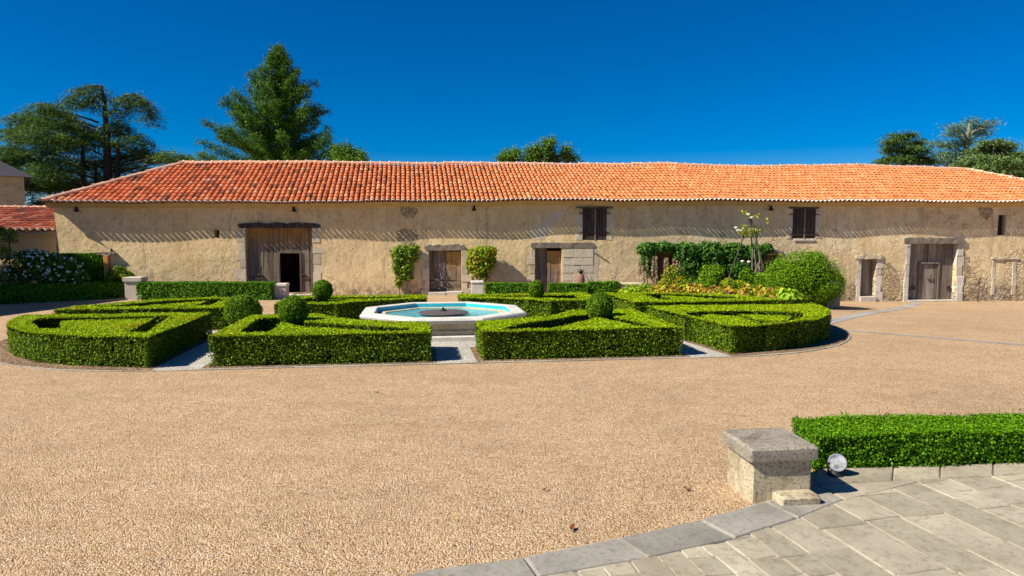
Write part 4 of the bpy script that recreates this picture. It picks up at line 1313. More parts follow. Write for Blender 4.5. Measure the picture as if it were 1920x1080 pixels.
bed(mir(OC, -1), mir(HC, -1), mir(IC, -1), 'clipped box hedge ring behind the fountain on its right, a topiary ball inside',
    'small clipped box wedge inside the hedge ring behind the fountain on the right', .050, .031, 2100)
OLB = [(-5.75, .55)] + [(-9.9, .55), (-9.7, 1.4), (-9.1, 2.3), (-8.2, 3.2), (-7.2, 3.65), (-5.75, 3.7)]
HLB = [(-6.3, 1.1), (-9.2, 1.1), (-8.7, 1.9), (-7.9, 2.75), (-7.1, 3.1), (-6.3, 3.15)]
ILB = [(-6.8, 1.35), (-8.4, 1.35), (-7.9, 2.1), (-7.2, 2.8), (-6.8, 2.8)]
bed(OLB, HLB, ILB, 'rounded box hedge ring at the back left end of the parterre', 'box block inside the rounded back left hedge ring', .050, .031, 2100)
bed(right(OLB), mir(HLB, -1), mir(ILB, -1), 'rounded box hedge ring at the back right end of the parterre near the yellow plants', 'box block inside the rounded back right hedge ring', .050, .031, 2100)
# earth under the hedges
b = MB()
for poly in (OA, mir(OA, -1), OL, right(OL), OC, mir(OC, -1), OLB, right(OLB)):
    if len(poly) > 12: poly = [((5.7 + (a - 5.7) * 1.085) if a > 5.7 else (-5.7 + (a + 5.7) * 1.085) if a < -5.7 else a, c * 1.03) for a, c in poly]
    b.sheet(inset(ccw([pw(*p) for p in poly]), -.12), .008)
tag(b.build('soil', M['soil']), kind='structure')

# topiary balls
def ballmesh(name, c, rx, rz, mat, L, W, n, parent, rough=.03, ry=None, flat=0.0):
    ry = ry or rx
    core = MB()
    core.lathe([(max(.001, math.sin(t) * rx * .9), -math.cos(t) * rz * .9) for t in np.linspace(.02, math.pi - .02, 9)], 16, c)
    D = unit(rng.normal(0, 1, (n, 3)))
    P = D * np.array([rx, ry, rz])
    rr = 1 + lump(D * 2.2 + np.array(c), .05) + rng.normal(0, rough, n)
    P = P * rr[:, None] + np.array(c)
    return quad_mesh(name, leaf_arrays(P, D, L, W, .75), core, (M['core'], mat), parent)
def topiary(x, y, zc, r, rz, z0, label, L=.05):
    t = empty('topiary_ball', label, 'topiary', (x, y, 0), 0, 'box topiary balls of the parterre')
    ballmesh('foliage', (0, 0, zc), r, rz, M['ball'], L, L * .6, int(5200 * (r / .3) ** 2), t)
    MB().tube([(0, 0, z0), (0.01, 0, zc)], .035, 6).build('stem', M['bark'], t)
topiary(*pw(-3.5, -2.4), .80, .31, .32, 0, 'clipped topiary ball in the hedge ring in front of the fountain\'s left side')
topiary(*pw(3.5, -2.4), .79, .30, .33, 0, 'clipped topiary ball in the hedge ring in front of the fountain\'s right side')
topiary(*pw(-3.5, 2.35), .88, .27, .28, 0, 'small clipped topiary ball behind the fountain before the barn wall, left of the door', .055)
topiary(*pw(2.85, 2.7), .78, .22, .30, 0, 'small clipped topiary ball behind the fountain at the rear hedge, right of the white planter', .055)
bx, by = pw(-5.35, .72)
topiary(bx, by, .46, .46, .42, 0, 'fat low topiary ball at the inner corner of the back left hedge ring', .05)

# rear hedges and piers
def row(p0, p1, wd):
    p0, p1 = Vector(p0[:2]), Vector(p1[:2]); d = (p1 - p0).normalized(); nn = Vector((-d.y, d.x)) * wd
    return [tuple(p0), tuple(p1), tuple(p1 + nn), tuple(p0 + nn)]
def g2(px, py): q = gp(px, py); return (q.x, q.y)
hl0, hl1 = g2(256, 563), g2(509, 563)
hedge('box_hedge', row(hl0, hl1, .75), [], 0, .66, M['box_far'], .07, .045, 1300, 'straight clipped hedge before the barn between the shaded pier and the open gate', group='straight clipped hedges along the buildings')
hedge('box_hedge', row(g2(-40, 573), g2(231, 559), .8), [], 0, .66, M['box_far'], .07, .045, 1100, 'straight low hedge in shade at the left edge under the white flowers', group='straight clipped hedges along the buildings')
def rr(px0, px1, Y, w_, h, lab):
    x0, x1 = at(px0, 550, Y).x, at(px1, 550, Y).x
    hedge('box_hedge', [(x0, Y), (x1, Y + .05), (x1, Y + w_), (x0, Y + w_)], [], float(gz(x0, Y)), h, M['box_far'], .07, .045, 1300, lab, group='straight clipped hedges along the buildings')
rr(909, 1001, 26.5, .6, .61, 'straight clipped hedge beside the white planter in front of the barn')
rr(1028, 1101, 26.3, .6, .61, 'short clipped hedge below the walled-up part of the long-lintel door')
rr(1104, 1162, 26.6, .6, .65, 'short clipped hedge ending at the low stone wall of the flower bed')
def pier(name, x, y, w_, d, h, rz, label, mb_, mc, cap=.06, ov=.03, z=0.0):
    t = empty(name, label, 'pier', (x, y, z), rz)
    MB().cbox(-w_ / 2, w_ / 2, -d / 2, d / 2, -.1, h - cap, .012).build('body', mb_, t)
    MB().cbox(-w_ / 2 - ov, w_ / 2 + ov, -d / 2 - ov, d / 2 + ov, h - cap - .001, h, .018).build('cap', mc, t)
    return t
q = gp(249, 562); pier('stone_pier', q.x, q.y + .25, .60, .5, .86, R(4), 'pale stone pier in shade between two hedges on the left', M['stone_pale'], M['stone_pale'], .16, .05)
q = gp(524, 561); pier('stone_pier', q.x, q.y + .2, .5, .45, .60, R(4), 'low pale pier ending the hedge beside the open gate', M['stone_pale'], M['stone_rim'], .09, .03)
q = gp(896, 556); pier('planter', q.x, 27.35, .46, .44, .66, R(4), 'white square planter under the yellow-green climber', M['stone_rim'], M['stone_rim'], .07, .025)['category'] = 'planter'
q = gp(1560, 579); pier('stone_pier', q.x, q.y + .2, .5, .5, 1.0, R(6), 'stained stone pier under the right edge of the big round bush', M['stone_cap'], M['stone_cap'], .1, .02, float(gz(q.x, q.y)))
# foreground pier
c = onz(1407, 842, .54); c2 = onz(1537, 837, .54)
ang = math.atan2(c2.y - c.y, c2.x - c.x)
wpi = (c2 - c).length
t = empty('stone_pier', 'weathered stone pier with lichen-black cap beside the paving in the foreground', 'pier', (c.x, c.y, 0), ang)
b = MB(); b.cbox(.05, wpi - .045, .05, .60, -.12, .415, .014, 0, .004); body = b.build('body', M['stone_body'], t)
b = MB(); b.cbox(0, wpi, 0, .66, .414, .54, .022, 0, .004); b.build('cap', M['stone_cap'], t)
b = MB(); b.cbox(.24, wpi - .05, -.15, .049, -.1, .125, .02, 0, .004); b.build('footing', M['stone_body'], t)
# low wall of the flower bed
xa, xb = at(1163, 540, 26.7).x, at(1205, 540, 26.7).x
o = MB().cbox(xa, xb, 26.75, 27.05, -.1, .55, .02).cbox(xa - .02, xb, 26.72, 27.08, .551, .62, .015).build('low_wall', M['stone_ped'])
tag(o, 'low brown stone wall between the last rear hedge and the flower bed', 'wall')

# foreground hedge on the right
p0, p1 = onz(1532, 880, .04), onz(2150, 866, .04)
fh = [(p0.x - .02, p0.y), (p1.x, p1.y), (p1.x, p1.y + .74), (p0.x + .0, p0.y + .70)]
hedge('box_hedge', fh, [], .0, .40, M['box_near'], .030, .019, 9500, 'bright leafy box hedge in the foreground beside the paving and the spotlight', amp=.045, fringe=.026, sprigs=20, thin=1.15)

# spotlight
q = onz(1566, 892, TZ)
t = empty('spotlight', 'round ground spotlight with clear glass lens at the foot of the foreground hedge', 'spotlight', (q.x, q.y, TZ + .006), 0)
MB().lathe([(.075, 0), (.075, .012), (.06, .02), (.045, .05), (.04, .055)], 20).build('base', M['black'], t)
to_cam = (CAM - Vector((q.x, q.y, .18))).normalized()
fwd = (to_cam + Vector((.10, -.15, .15))).normalized()
Mx = fwd.to_track_quat('Z', 'Y').to_matrix()
hc_ = Vector((.012, -.01, .135))
hd = MB().lathe([(.03, -.14), (.06, -.12), (.072, -.06), (.084, -.005), (.084, .0)], 28, hc_, 0, Mx).build('housing', M['black'], t)
n = NT('lens_reflector'); n.bsdf(n.ramp(n.noise(14, 3, .6), [(.35, .22), (.6, .6)]), .25, n.bump(n.noise(60, 2), .3, .01), .3, .6)
ln_ = MB().lathe([(.050, -.004), (.062, .006), (.077, .008), (.078, .002)], 28, hc_, 0, Mx).build('lens', n.m, t)
MB().lathe([(.004, -.030), (.018, -.030), (.034, -.018), (.0495, -.002)], 28, hc_, 0, Mx).build('reflector', m_plain('reflector', (.62, .62, .6), (.8, .8, .78), 30, .25, 0.05, .005, .6, .6), t)
MB().lathe([(.003, -.032), (.013, -.024), (.012, -.008), (.003, -.002)], 12, hc_, 0, Mx).build('bulb', m_plain('bulb_glass', (.16, .16, .16), (.3, .3, .3), 40, .2, 0.05, .005), t)
MB().lathe([(.076, .0), (.076, .014), (.088, .014), (.09, .0)], 28, hc_, 0, Mx).build('trim_ring', m_plain('steel', (.5, .5, .5), (.65, .65, .65), 20, .3, 0.05, .01, .6), t)
MB().tube([(-.07, .0, .03), (-.075, 0, .10), (-.07, 0, .135)], .012, 6).build('bracket', M['black'], t)
MB().tube([(.09, .0, .03), (.095, 0, .10), (.09, 0, .135)], .012, 6).build('bracket', M['black'], t)
#@@PLANTS
# ------------------------------------------------------------------ plants along the barn
def blob(cs, n, dens_shell=.6):
    """points spread through ellipsoids (c, r) ; returns P, N"""
    P, N = [], []
    vol = np.array([r[0] * r[1] * r[2] for c, r in cs]) ** .67
    for (c, r), k in zip(cs, (vol / vol.sum() * n).astype(int)):
        D = unit(rng.normal(0, 1, (k, 3)))
        rad = np.where(rng.random(k) < dens_shell, rng.normal(1, .09, k), rng.random(k) ** .5)
        P.append(D * rad[:, None] * np.array(r) + np.array(c)); N.append(D)
    return np.concatenate(P), np.concatenate(N)
def fpw(px, py, v): u, z = fp(px, py, v); return fw(u, v, z)
def wallplant(name, label, cat, ells, n, mat, L, W, v=-.18, stems=(), smat=None, flowers=0):
    """climber on the facade: ells in photo pixels (x, y, rx, ry, depth)"""
    t = empty(name, label, cat, (0, 0, 0))
    cs = []
    for x, y, rx, ry, dp in ells:
        c = fpw(x, y, v)
        s = c.y / F
        cs.append((tuple(c), (rx * s, dp, ry * s)))
    P, N = blob(cs, n, .4)
    P[:, 1] = np.minimum(P[:, 1], (FO.y + (P[:, 0]) * math.tan(FA)) - .02)
    quad_mesh('foliage', leaf_arrays(P, N + np.array([-.2, -.4, .3]), L, W, .7, np.tile([0, 0, -1.0], (len(P), 1)), .8), None, (mat,), t)
    if stems:
        b = MB()
        for st in stems: b.tube([fpw(*p) for p in st], [.025 - .012 * i / len(st) for i in range(len(st))], 5)
        b.build('stem', smat or M['bark_pale'], t)
    return t
wallplant('climber', 'green climbing vine on bare stems against the wall left of the middle door', 'vine',
    [(758, 472, 22, 12, .25), (750, 484, 14, 12, .2), (768, 480, 16, 14, .22), (745, 500, 9, 14, .15), (763, 500, 13, 12, .18), (753, 515, 11, 11, .14), (775, 466, 12, 7, .15), (747, 528, 7, 10, .1), (766, 518, 8, 8, .12), (742, 478, 8, 8, .12)], 2500, M['vine'], .13, .085, -.15,
    [[(748, 553, -.1), (751, 530, -.12), (748, 505, -.12), (752, 475, -.12)], [(760, 553, -.1), (764, 525, -.1), (772, 500, -.1), (776, 470, -.1)], [(756, 553, -.1), (767, 530, -.1), (776, 510, -.08)], [(750, 553, -.1), (742, 520, -.1), (744, 490, -.1)]])
wallplant('climber', 'bushy yellow-green climber rising from the white planter beside the middle door', 'vine',
    [(903, 478, 25, 16, .32), (893, 490, 18, 18, .3), (913, 490, 16, 16, .28), (900, 505, 18, 14, .28), (890, 474, 12, 10, .2), (918, 472, 13, 10, .22), (905, 518, 10, 8, .2), (882, 498, 7, 10, .15)], 5200, M['vine_y'], .12, .08, -.4,
    [[(895, 532, -.7), (899, 515, -.55), (902, 490, -.4)], [(900, 532, -.7), (908, 515, -.55), (912, 495, -.4)]])
wallplant('ivy', 'dark green ivy spread wide over the barn wall above the flower bed', 'vine',
    [(1215, 468, 20, 13, .2), (1245, 464, 22, 9, .2), (1212, 490, 10, 18, .15), (1285, 472, 26, 17, .25), (1290, 500, 24, 26, .25), (1330, 475, 30, 20, .25), (1335, 505, 30, 22, .25), (1375, 475, 28, 19, .25), (1385, 505, 28, 22, .25), (1415, 475, 20, 16, .22), (1437, 466, 12, 9, .15), (1300, 525, 18, 20, .2), (1350, 530, 30, 14, .2), (1400, 525, 22, 14, .2), (1223, 505, 8, 14, .12)], 15500, M['ivy'], .13, .10, -.16)
# flower bed
b = MB()
bd = [(g2(1165, 566)), (g2(1440, 577)), (g2(1520, 578)), (10.6, 26.6), (9.5, 28.2), (5.0, 28.2), (xa, 27.1)]
cxy = np.mean(bd, 0)
ring1 = [(p[0], p[1], float(gz(*p)) - .02) for p in bd]
ring2 = [(*(cxy + (np.array(p) - cxy) * .72), .26) for p in bd]
ring3 = [(*(cxy + (np.array(p) - cxy) * .35), .36) for p in bd]
n7 = len(bd)
b.add(ring1 + ring2 + ring3, [(k * n7 + i, k * n7 + (i + 1) % n7, (k + 1) * n7 + (i + 1) % n7, (k + 1) * n7 + i) for k in range(2) for i in range(n7)] + [tuple(range(2 * n7, 3 * n7))])
tag(b.build('flowerbed_soil', M['soil'], smooth=True), kind='structure')
def tuft(name, label, cat, p, r, h, n, mat, L, W, group=None, arch=.9):
    """a clump of arching broad leaves"""
    az = rng.uniform(0, 2 * math.pi, n); rad = r * rng.random(n) ** .6
    P = np.stack([rad * np.cos(az), rad * np.sin(az), h * (1 - .6 * (rad / r) ** 2) * rng.uniform(.5, 1.05, n)], 1)
    N = np.stack([np.cos(az) * .6 * rad / r, np.sin(az) * .6 * rad / r, np.full(n, .9)], 1)
    T = np.stack([np.cos(az), np.sin(az), np.full(n, -.35)], 1)
    o = quad_mesh(name, leaf_arrays(P, N, L, W, .35, T * arch, .4), None, (mat,))
    o.location = p
    return tag(o, label, cat, group)
rj = random.Random(21)
hosta_spots = [(1196, 556, 'g'), (1212, 549, 'g'), (1228, 556, 'y'), (1243, 546, 'y'), (1252, 557, 'y'), (1268, 550, 'y'), (1283, 557, 'y'), (1296, 547, 'y'), (1311, 553, 'y'), (1335, 561, 'y'), (1362, 566, 'y'), (1388, 568, 'y'), (1405, 566, 'y'), (1425, 562, 'y'), (1438, 570, 'y'), (1452, 565, 'y'), (1466, 572, 'g'), (1482, 574, 'g'), (1182, 553, 'g'), (1400, 548, 'y'), (1372, 545, 'y'), (1350, 541, 'y')]
where = ['nearest the low stone wall', 'against the back hedge ring', 'below the pink spikes', 'by the round bush']
for i, (px, py, k) in enumerate(hosta_spots):
    Y = 24.0 + (566 - py) * .10
    p = at(px, py, Y)
    p.z = max(.24, p.z - .10)
    if k == 'g':
        tuft('hosta', 'pale lime-green broad-leaved plant at one end of the flower bed', 'plant', p, .40, .40, 110, M['hosta_g'], .22, .12, 'lime green hostas in the flower bed')
    else:
        tuft('hosta', 'yellow and orange withering broad-leaved plant at the front of the flower bed', 'plant', p, .40, .42, 130, M['hosta'], .20, .09, 'yellowing hostas in the flower bed')
def bushy(name, label, cat, cs, n, mat, L, W, core=None, group=None, spread=.7):
    P, N = blob(cs, n)
    P[:, 2] = np.maximum(P[:, 2], .0)
    o = quad_mesh(name, leaf_arrays(P, N, L, W, spread), core, (M['core'], mat) if core else (mat,))
    return tag(o, label, cat, group)
def pxell(x, y, rx, ry, Y, d):
    c = at(x, y, Y); s = Y / F
    return (tuple(c), (rx * s, d, ry * s))
bushy('shrub', 'fresh green rounded shrub in the middle of the flower bed before the ivy', 'shrub', [pxell(1333, 518, 22, 20, 26.6, .4), pxell(1325, 535, 22, 14, 26.4, .4), pxell(1345, 508, 12, 10, 26.7, .25)], 2600, M['bush'], .10, .05)
bushy('shrub', 'small green shrub at the foot of the rose tripod', 'shrub', [pxell(1425, 528, 16, 16, 26.3, .3), pxell(1400, 522, 14, 18, 26.6, .3), pxell(1440, 520, 10, 14, 26.2, .25)], 1900, M['bush'], .10, .05)
bushy('shrub', 'tufted grassy green plant right of the bare mulch', 'plant', [pxell(1420, 545, 14, 10, 25.2, .3)], 700, M['bush'], .26, .03)
bushy('shrub', 'yellow-green leafy plant below the tall pink flower spikes', 'shrub', [pxell(1262, 520, 20, 22, 27.0, .35), pxell(1280, 532, 16, 14, 26.8, .3), pxell(1246, 535, 12, 14, 26.9, .25)], 2000, M['vine_y'], .11, .05)
bushy('shrub', 'low yellow-green plant between the rose tripod and the shrub', 'plant', [pxell(1366, 535, 14, 12, 26.0, .3), pxell(1385, 536, 12, 10, 26.0, .3)], 1100, M['vine_y'], .11, .05)
for i, (px, py0, py1) in enumerate([(1214, 484, 530), (1224, 482, 535), (1230, 481, 540), (1247, 484, 530), (1252, 484, 532), (1262, 484, 536), (1268, 489, 530), (1199, 490, 520), (1275, 492, 540), (1206, 498, 535), (1340, 505, 540), (1313, 515, 545), (1425, 488, 525)]):
    Y = 27.1 - .02 * i
    p, q = at(px, py1, Y), at(px + rj.uniform(-1.5, 1.5), py0, Y)
    t = empty('flower_spike', 'tall pinkish-brown flower spike standing before the ivy' if i < 10 else 'single pinkish flower spike among the shrubs right of the main spikes', 'flower', (p.x, p.y, 0), 0, 'flower spikes in the bed')
    d = q - p
    MB().tube([(0, 0, .3), (0, 0, p.z), (d.x, 0, q.z)], [.018, .016, .008], 5).build('stem', M['bark_pale'], t)
    k = 110
    tt = rng.random(k)
    P = np.stack([d.x * tt, np.zeros(k), p.z + (q.z - p.z) * (.15 + .85 * tt)], 1)
    D = unit(np.stack([rng.normal(0, 1, k), rng.normal(0, 1, k), rng.normal(.3, .3, k)], 1))
    quad_mesh('flowers', leaf_arrays(P + D * (.06 * (1.1 - tt * .7))[:, None], D, .085, .055, .5), None, (M['spike'],), t)
# rose tripod
apex = at(1408, 404, 26.6)
t = empty('tripod', 'tall tripod of three thin poles carrying a climbing rose in the flower bed', 'plant support', (apex.x, apex.y, 0))
for fx, fy, Y in ((1366, 522, 26.3), (1412, 528, 27.0), (1439, 535, 26.2)):
    f_ = at(fx, fy, Y)
    top = apex + Vector(((apex.x - f_.x) * .05, 0, .10))
    MB().tube([(f_.x - apex.x, f_.y - apex.y, .25), (f_.x - apex.x, f_.y - apex.y, f_.z), (top.x - apex.x, 0, top.z)], .024, 6).build('pole', M['pole'], t)
t = empty('climbing_rose', 'pale climbing rose with white blooms wound round the top of the tripod', 'rose', (0, 0, 0))
b = MB()
for st in ([(1412, 535), (1410, 500), (1411, 460), (1408, 425)], [(1414, 530), (1418, 500), (1414, 470), (1421, 440), (1410, 412)], [(1413, 515), (1425, 490), (1421, 462), (1408, 432)]):
    b.tube([at(x, y, 26.55) for x, y in st], [.025, .02, .015, .012, .01][:len(st)], 5)
b.build('stem', M['bark_pale'], t)
P, N = blob([pxell(1394, 430, 12, 10, 26.5, .3), pxell(1404, 437, 14, 9, 26.6, .3), pxell(1396, 398, 5, 6, 26.5, .1), pxell(1403, 405, 6, 6, 26.5, .12), pxell(1419, 405, 6, 5, 26.5, .12), pxell(1438, 416, 4, 6, 26.5, .1), pxell(1418, 432, 10, 10, 26.6, .25)], 280, .4)
quad_mesh('foliage', leaf_arrays(P, N, .11, .07, .8), None, (M['rose'],), t)
b = MB()
for x, y in ((1380, 427), (1384, 432), (1389, 433), (1403, 402), (1409, 408), (1392, 490), (1404, 491)):
    c = at(x, y, 26.3)
    b.lathe([(.02, -.05), (.06, -.02), (.075, .02), (.05, .04), (.02, .03)], 8, c)
b.build('bloom', M['white'], t)
# the big round bush
cb = at(1504, 524, 25.4)
core = MB(); core.lathe([(max(.001, math.sin(a) * 0.95), -math.cos(a) * .72) for a in np.linspace(.02, math.pi - .02, 10)], 20, (cb.x, cb.y, cb.z - .02))
cs = [((cb.x, cb.y, cb.z - .05), (1.36, 1.25, 1.02)), ((cb.x + .55, cb.y, cb.z - .25), (.9, .9, .72)), ((cb.x - .5, cb.y - .1, cb.z - .3), (.86, .9, .7)), ((cb.x + .1, cb.y, cb.z + .25), (.9, .9, .78)), ((cb.x + .95, cb.y - .05, cb.z - .02), (.47, .5, .42))]
for k in range(26):
    D = unit(rng.normal(0, 1, (1, 3)))[0]; D[1] = -abs(D[1])
    cs.append(((cb.x + D[0] * 1.18, cb.y + D[1] * 1.1, cb.z + D[2] * .88), (.27, .27, .22)))
bushy('round_bush', 'big dome-shaped bright green bush at the right end of the flower bed', 'bush', cs, 44000, M['bush'], .062, .036, core)
# plants in the shaded left corner
xA, xB = at(78, 500, 27.6).x, at(197, 500, 27.6).x
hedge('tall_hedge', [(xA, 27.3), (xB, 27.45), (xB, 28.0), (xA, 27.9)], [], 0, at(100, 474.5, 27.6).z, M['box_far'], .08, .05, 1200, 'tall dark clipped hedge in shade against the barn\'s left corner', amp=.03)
t = empty('gate_post', 'rust-coloured post with a rough wooden beam on top at the end of the tall hedge', 'post', (at(205, 500, 27.6).x, 27.6, 0), R(3))
MB().cbox(-.12, .06, -.2, .2, -.1, 1.66, .015).build('post', M['brick'], t)
q = beam(-.32, .30, 1.665, 1.80, -.16, .16, 71, 6, .02); q.tube([(.08, 0, 1.8), (.1, 0, 1.93), (.12, .03, 1.86)], .05, 6); q.build('beam', M['beam_grey'], t)
bushy('shrub', 'small loose shrub between the tall hedge and the shaded pier', 'shrub', [pxell(222, 513, 15, 14, 27.4, .35), pxell(236, 518, 12, 10, 27.3, .25), pxell(212, 520, 10, 12, 27.4, .3)], 1500, M['vine'], .12, .05)
P, N = blob([pxell(45, 498, 32, 26, 26.2, .6), pxell(85, 502, 34, 26, 26.3, .6), pxell(120, 508, 26, 24, 26.4, .5), pxell(65, 482, 28, 14, 26.4, .4), pxell(30, 520, 26, 18, 26.2, .5), pxell(110, 490, 20, 12, 26.5, .4), pxell(150, 520, 16, 16, 26.4, .3)], 6500)
t = empty('flowering_bush', 'large bush covered with white flowers behind the shaded low hedge', 'bush', (0, 0, 0))
quad_mesh('foliage', leaf_arrays(P, N, .11, .06, .8), None, (M['ivy'],), t)
P, N = blob([pxell(45, 498, 34, 26, 26.1, .65), pxell(85, 500, 35, 27, 26.2, .65), pxell(120, 506, 26, 24, 26.3, .55), pxell(65, 480, 28, 14, 26.3, .45), pxell(150, 522, 14, 14, 26.3, .3)], 260, 1.0)
V = np.concatenate([leaf_arrays(P + rng.normal(0, .02, P.shape), N + np.array([0, -.6, .4]), .075, .065, .6) for _ in range(3)])
quad_mesh('blooms', V, None, (M['white'],), t)['kind'] = 'stuff'
t = empty('arbor', 'dark metal garden arch with a climber at the left edge before the annex', 'arbor', (0, 0, 0))
b = MB()
for Y in (25.6, 26.5):
    b.tube([at(18, 540, Y), at(18, 448, Y), at(12, 436, Y), at(0, 429, Y), at(-20, 426, Y), at(-45, 432, Y), at(-55, 448, Y), at(-55, 545, Y)], .022, 6)
for y in (449, 485, 520): b.tube([at(18, y, 25.6), at(18, y, 26.5)], .014, 5); b.tube([at(-55, y, 25.6), at(18, y, 25.6)], .014, 5)
b.build('frame', M['black'], t)
P, N = blob([pxell(6, 434, 16, 8, 26.1, .5), pxell(-15, 429, 18, 7, 26.1, .5), pxell(20, 445, 7, 12, 26.1, .4), pxell(8, 470, 8, 20, 26.3, .3)], 1300, .4)
quad_mesh('foliage', leaf_arrays(P, N, .09, .06, .8), None, (M['vine'],), t)
# jar and iron stake by the wall
u, z = fp(1089, 532, -.25); p = fw(u, -.25, 0)
t = empty('jar', 'reddish clay jar with a dark spiky top standing against the wall', 'jar', (p.x, p.y, 0))
MB().lathe([(.10, .0), (.14, .2), (.17, .55), (.16, .72), (.12, .82), (.10, .86)], 14).build('body', M['terracotta'], t)
b = MB()
for a in np.linspace(0, 2 * math.pi, 8)[:-1]:
    b.tube([(0, 0, .85), (.08 * math.cos(a), .08 * math.sin(a), .95), (.17 * math.cos(a), .17 * math.sin(a), 1.06)], [.03, .022, .004], 5)
b.tube([(0, 0, .84), (0, 0, 1.0), (0.01, 0, 1.12)], [.06, .04, .004], 6)
b.build('spiky_plant', M['black'], t)
q = gp(1831, 567); q2 = fp(1831, 519, -.15)
t = MB().tube([(0, 0, -.1), (0, 0, q2[1] - q.z)], .016, 6).tube([(-.13, 0, 0.78), (.02, -.02, .86), (.13, 0, 0.92)], .013, 5).lathe([(.0, .80), (.05, .83), (.06, .88), (.0, .93)], 8).build('iron_stake', M['iron'], loc=(q.x, q.y - .1, q.z))
tag(t, 'thin rusty iron stake standing by the wall right of the big right gate', 'stake')
# fallen leaves on the gravel
for px, py, s, lab in ((1073, 992, .05, 'curled brown leaf lying on the gravel near the edging slabs'), (1289, 919, .04, 'small dark leaf lying on the gravel left of the foreground pier'), (1021, 920, .03, 'tiny rusty leaf lying on the gravel at centre foreground'), (707, 737, .05, 'dark leaf lying on the gravel before the fountain hedges')):
    q = onz(px, py, .01)
    b = MB(); n = 7; vs = []
    for i in range(n):
        tt = i / (n - 1); wv_ = .45 * s * math.sin(math.pi * min(1, .08 + tt * .92))
        zc = .012 + .022 * (2 * tt - 1) ** 2
        vs += [(s * (2 * tt - 1), -wv_, zc + .012), (s * (2 * tt - 1), 0, zc), (s * (2 * tt - 1), wv_, zc + .015)]
    b.add(vs, [(i * 3 + k, i * 3 + k + 1, i * 3 + k + 4, i * 3 + k + 3) for i in range(n - 1) for k in range(2)])
    o = b.build('fallen_leaf', M['brown_leaf'] if 'brown_leaf' in M else M.setdefault('brown_leaf', m_plain('brown_leaf', (.16, .06, .025), (.30, .13, .05), 30)), loc=(q.x, q.y, 0), rot=(0, 0, px * .37))
    tag(o, lab, 'leaf', 'fallen leaves on the gravel')
#@@TREES
# ------------------------------------------------------------------ trees behind the barn
def spray(P, D, n, rad, droop=0.0):
    """n foliage points about each centre, pulled flat and drooping"""
    C = np.repeat(P, n, 0)
    o = rng.normal(0, 1, C.shape) * rad
    C = C + o
    C[:, 2] -= droop * (np.abs(o[:, 0]) + np.abs(o[:, 1]))
    return C
def limb(path, r0, r1, mb, n=6):
    k = len(path)
    mb.tube(path, [r0 + (r1 - r0) * i / (k - 1) for i in range(k)], n)
def bez(p0, p1, sag, k=6):
    p0, p1 = Vector(p0), Vector(p1)
    return [p0.lerp(p1, i / k) + Vector((0, 0, sag * math.sin(math.pi * i / k))) for i in range(k + 1)]

# old cedar with tiered, drooping boughs
def cedar(name, label, cat, Y, trunks, clumps, n, mat, L=.26, W=.10, droop=.35, barelimbs=(), rad=(.34, .34, .12), group=None, bark=None, branch=True, sub=26):
    t = empty(name, label, cat, (at(trunks[0][-1][0], 400, Y).x, Y, 0), 0, group)
    off = np.array(t.location)
    b = MB()
    for tr in trunks:
        pts = [at(x, y, Y + dy) - Vector(off) for x, y, dy in [(*q[:2], q[2] if len(q) > 2 else 0) for q in tr]]
        pts.append(Vector((pts[-1].x, pts[-1].y, -.5)))
        k = len(pts)
        b.tube(pts, [.07 + .38 * (i / (k - 1)) for i in range(k)], 8)
    for bl_ in barelimbs:
        pts = [at(x, y, Y) - Vector(off) for x, y in bl_]
        for _ in range(2):
            pts = [pts[0]] + [q for i in range(len(pts) - 1) for q in (pts[i].lerp(pts[i + 1], .25), pts[i].lerp(pts[i + 1], .75))] + [pts[-1]]
        limb(pts, .085, .02, b)
    C = []
    s = Y / F
    tx = np.mean([q[0] for q in trunks[0]])
    tot = sum(rx * ry for _, _, rx, ry in clumps)
    for (x, y, rx, ry) in clumps:
        Yc = Y + rng.uniform(-1, 1) * min(4.0, rx * s * 1.2)
        c = np.array(at(x, y, Yc))
        if branch:
            # a bough from the trunk to the clump
            p_in = at(tx + (x - tx) * .12, y + 14 + abs(x - tx) * .10, Y)
            limb([q - Vector(off) for q in bez(p_in, Vector(c), .25 * rx * s * .3)], .08, .02, b, 5)
        k = max(8, int(sub * len(clumps) * rx * ry / tot))
        D = unit(rng.normal(0, 1, (k, 3)))
        rr_ = rng.random(k) ** .45
        q = D * rr_[:, None] * np.array([rx * s, rx * s * .9, ry * s])
        # boughs fall away from the middle
        q[:, 2] -= (q[:, 0] ** 2 + q[:, 1] ** 2) / (rx * s) * droop * .5
        C.append(q + c)
    for bl_ in barelimbs:
        for (xa_, ya_), (xb_, yb_) in zip(bl_[:-1], bl_[1:]):
            for f in np.linspace(0, 1, 7):
                C.append(np.array([at(xa_ + (xb_ - xa_) * f, ya_ + (yb_ - ya_) * f + 3, Y)]) + rng.normal(0, .12, (1, 3)))
    C = np.concatenate(C)
    m = max(2, n // len(C))
    P = spray(C, None, m, np.array(rad), droop)
    # needles lie along the bough, pointing out and down
    out = P - np.array(at(tx, 300, Y)); out[:, 2] = 0
    T = unit(out + 1e-6); T[:, 2] = -droop
    N = np.tile([0, -.3, 1.0], (len(P), 1))
    quad_mesh('crown', leaf_arrays(P - off, N, L, W, .5, T, .65), None, (mat,), t)
    b.build('trunk', bark or M['bark'], t)
    return t
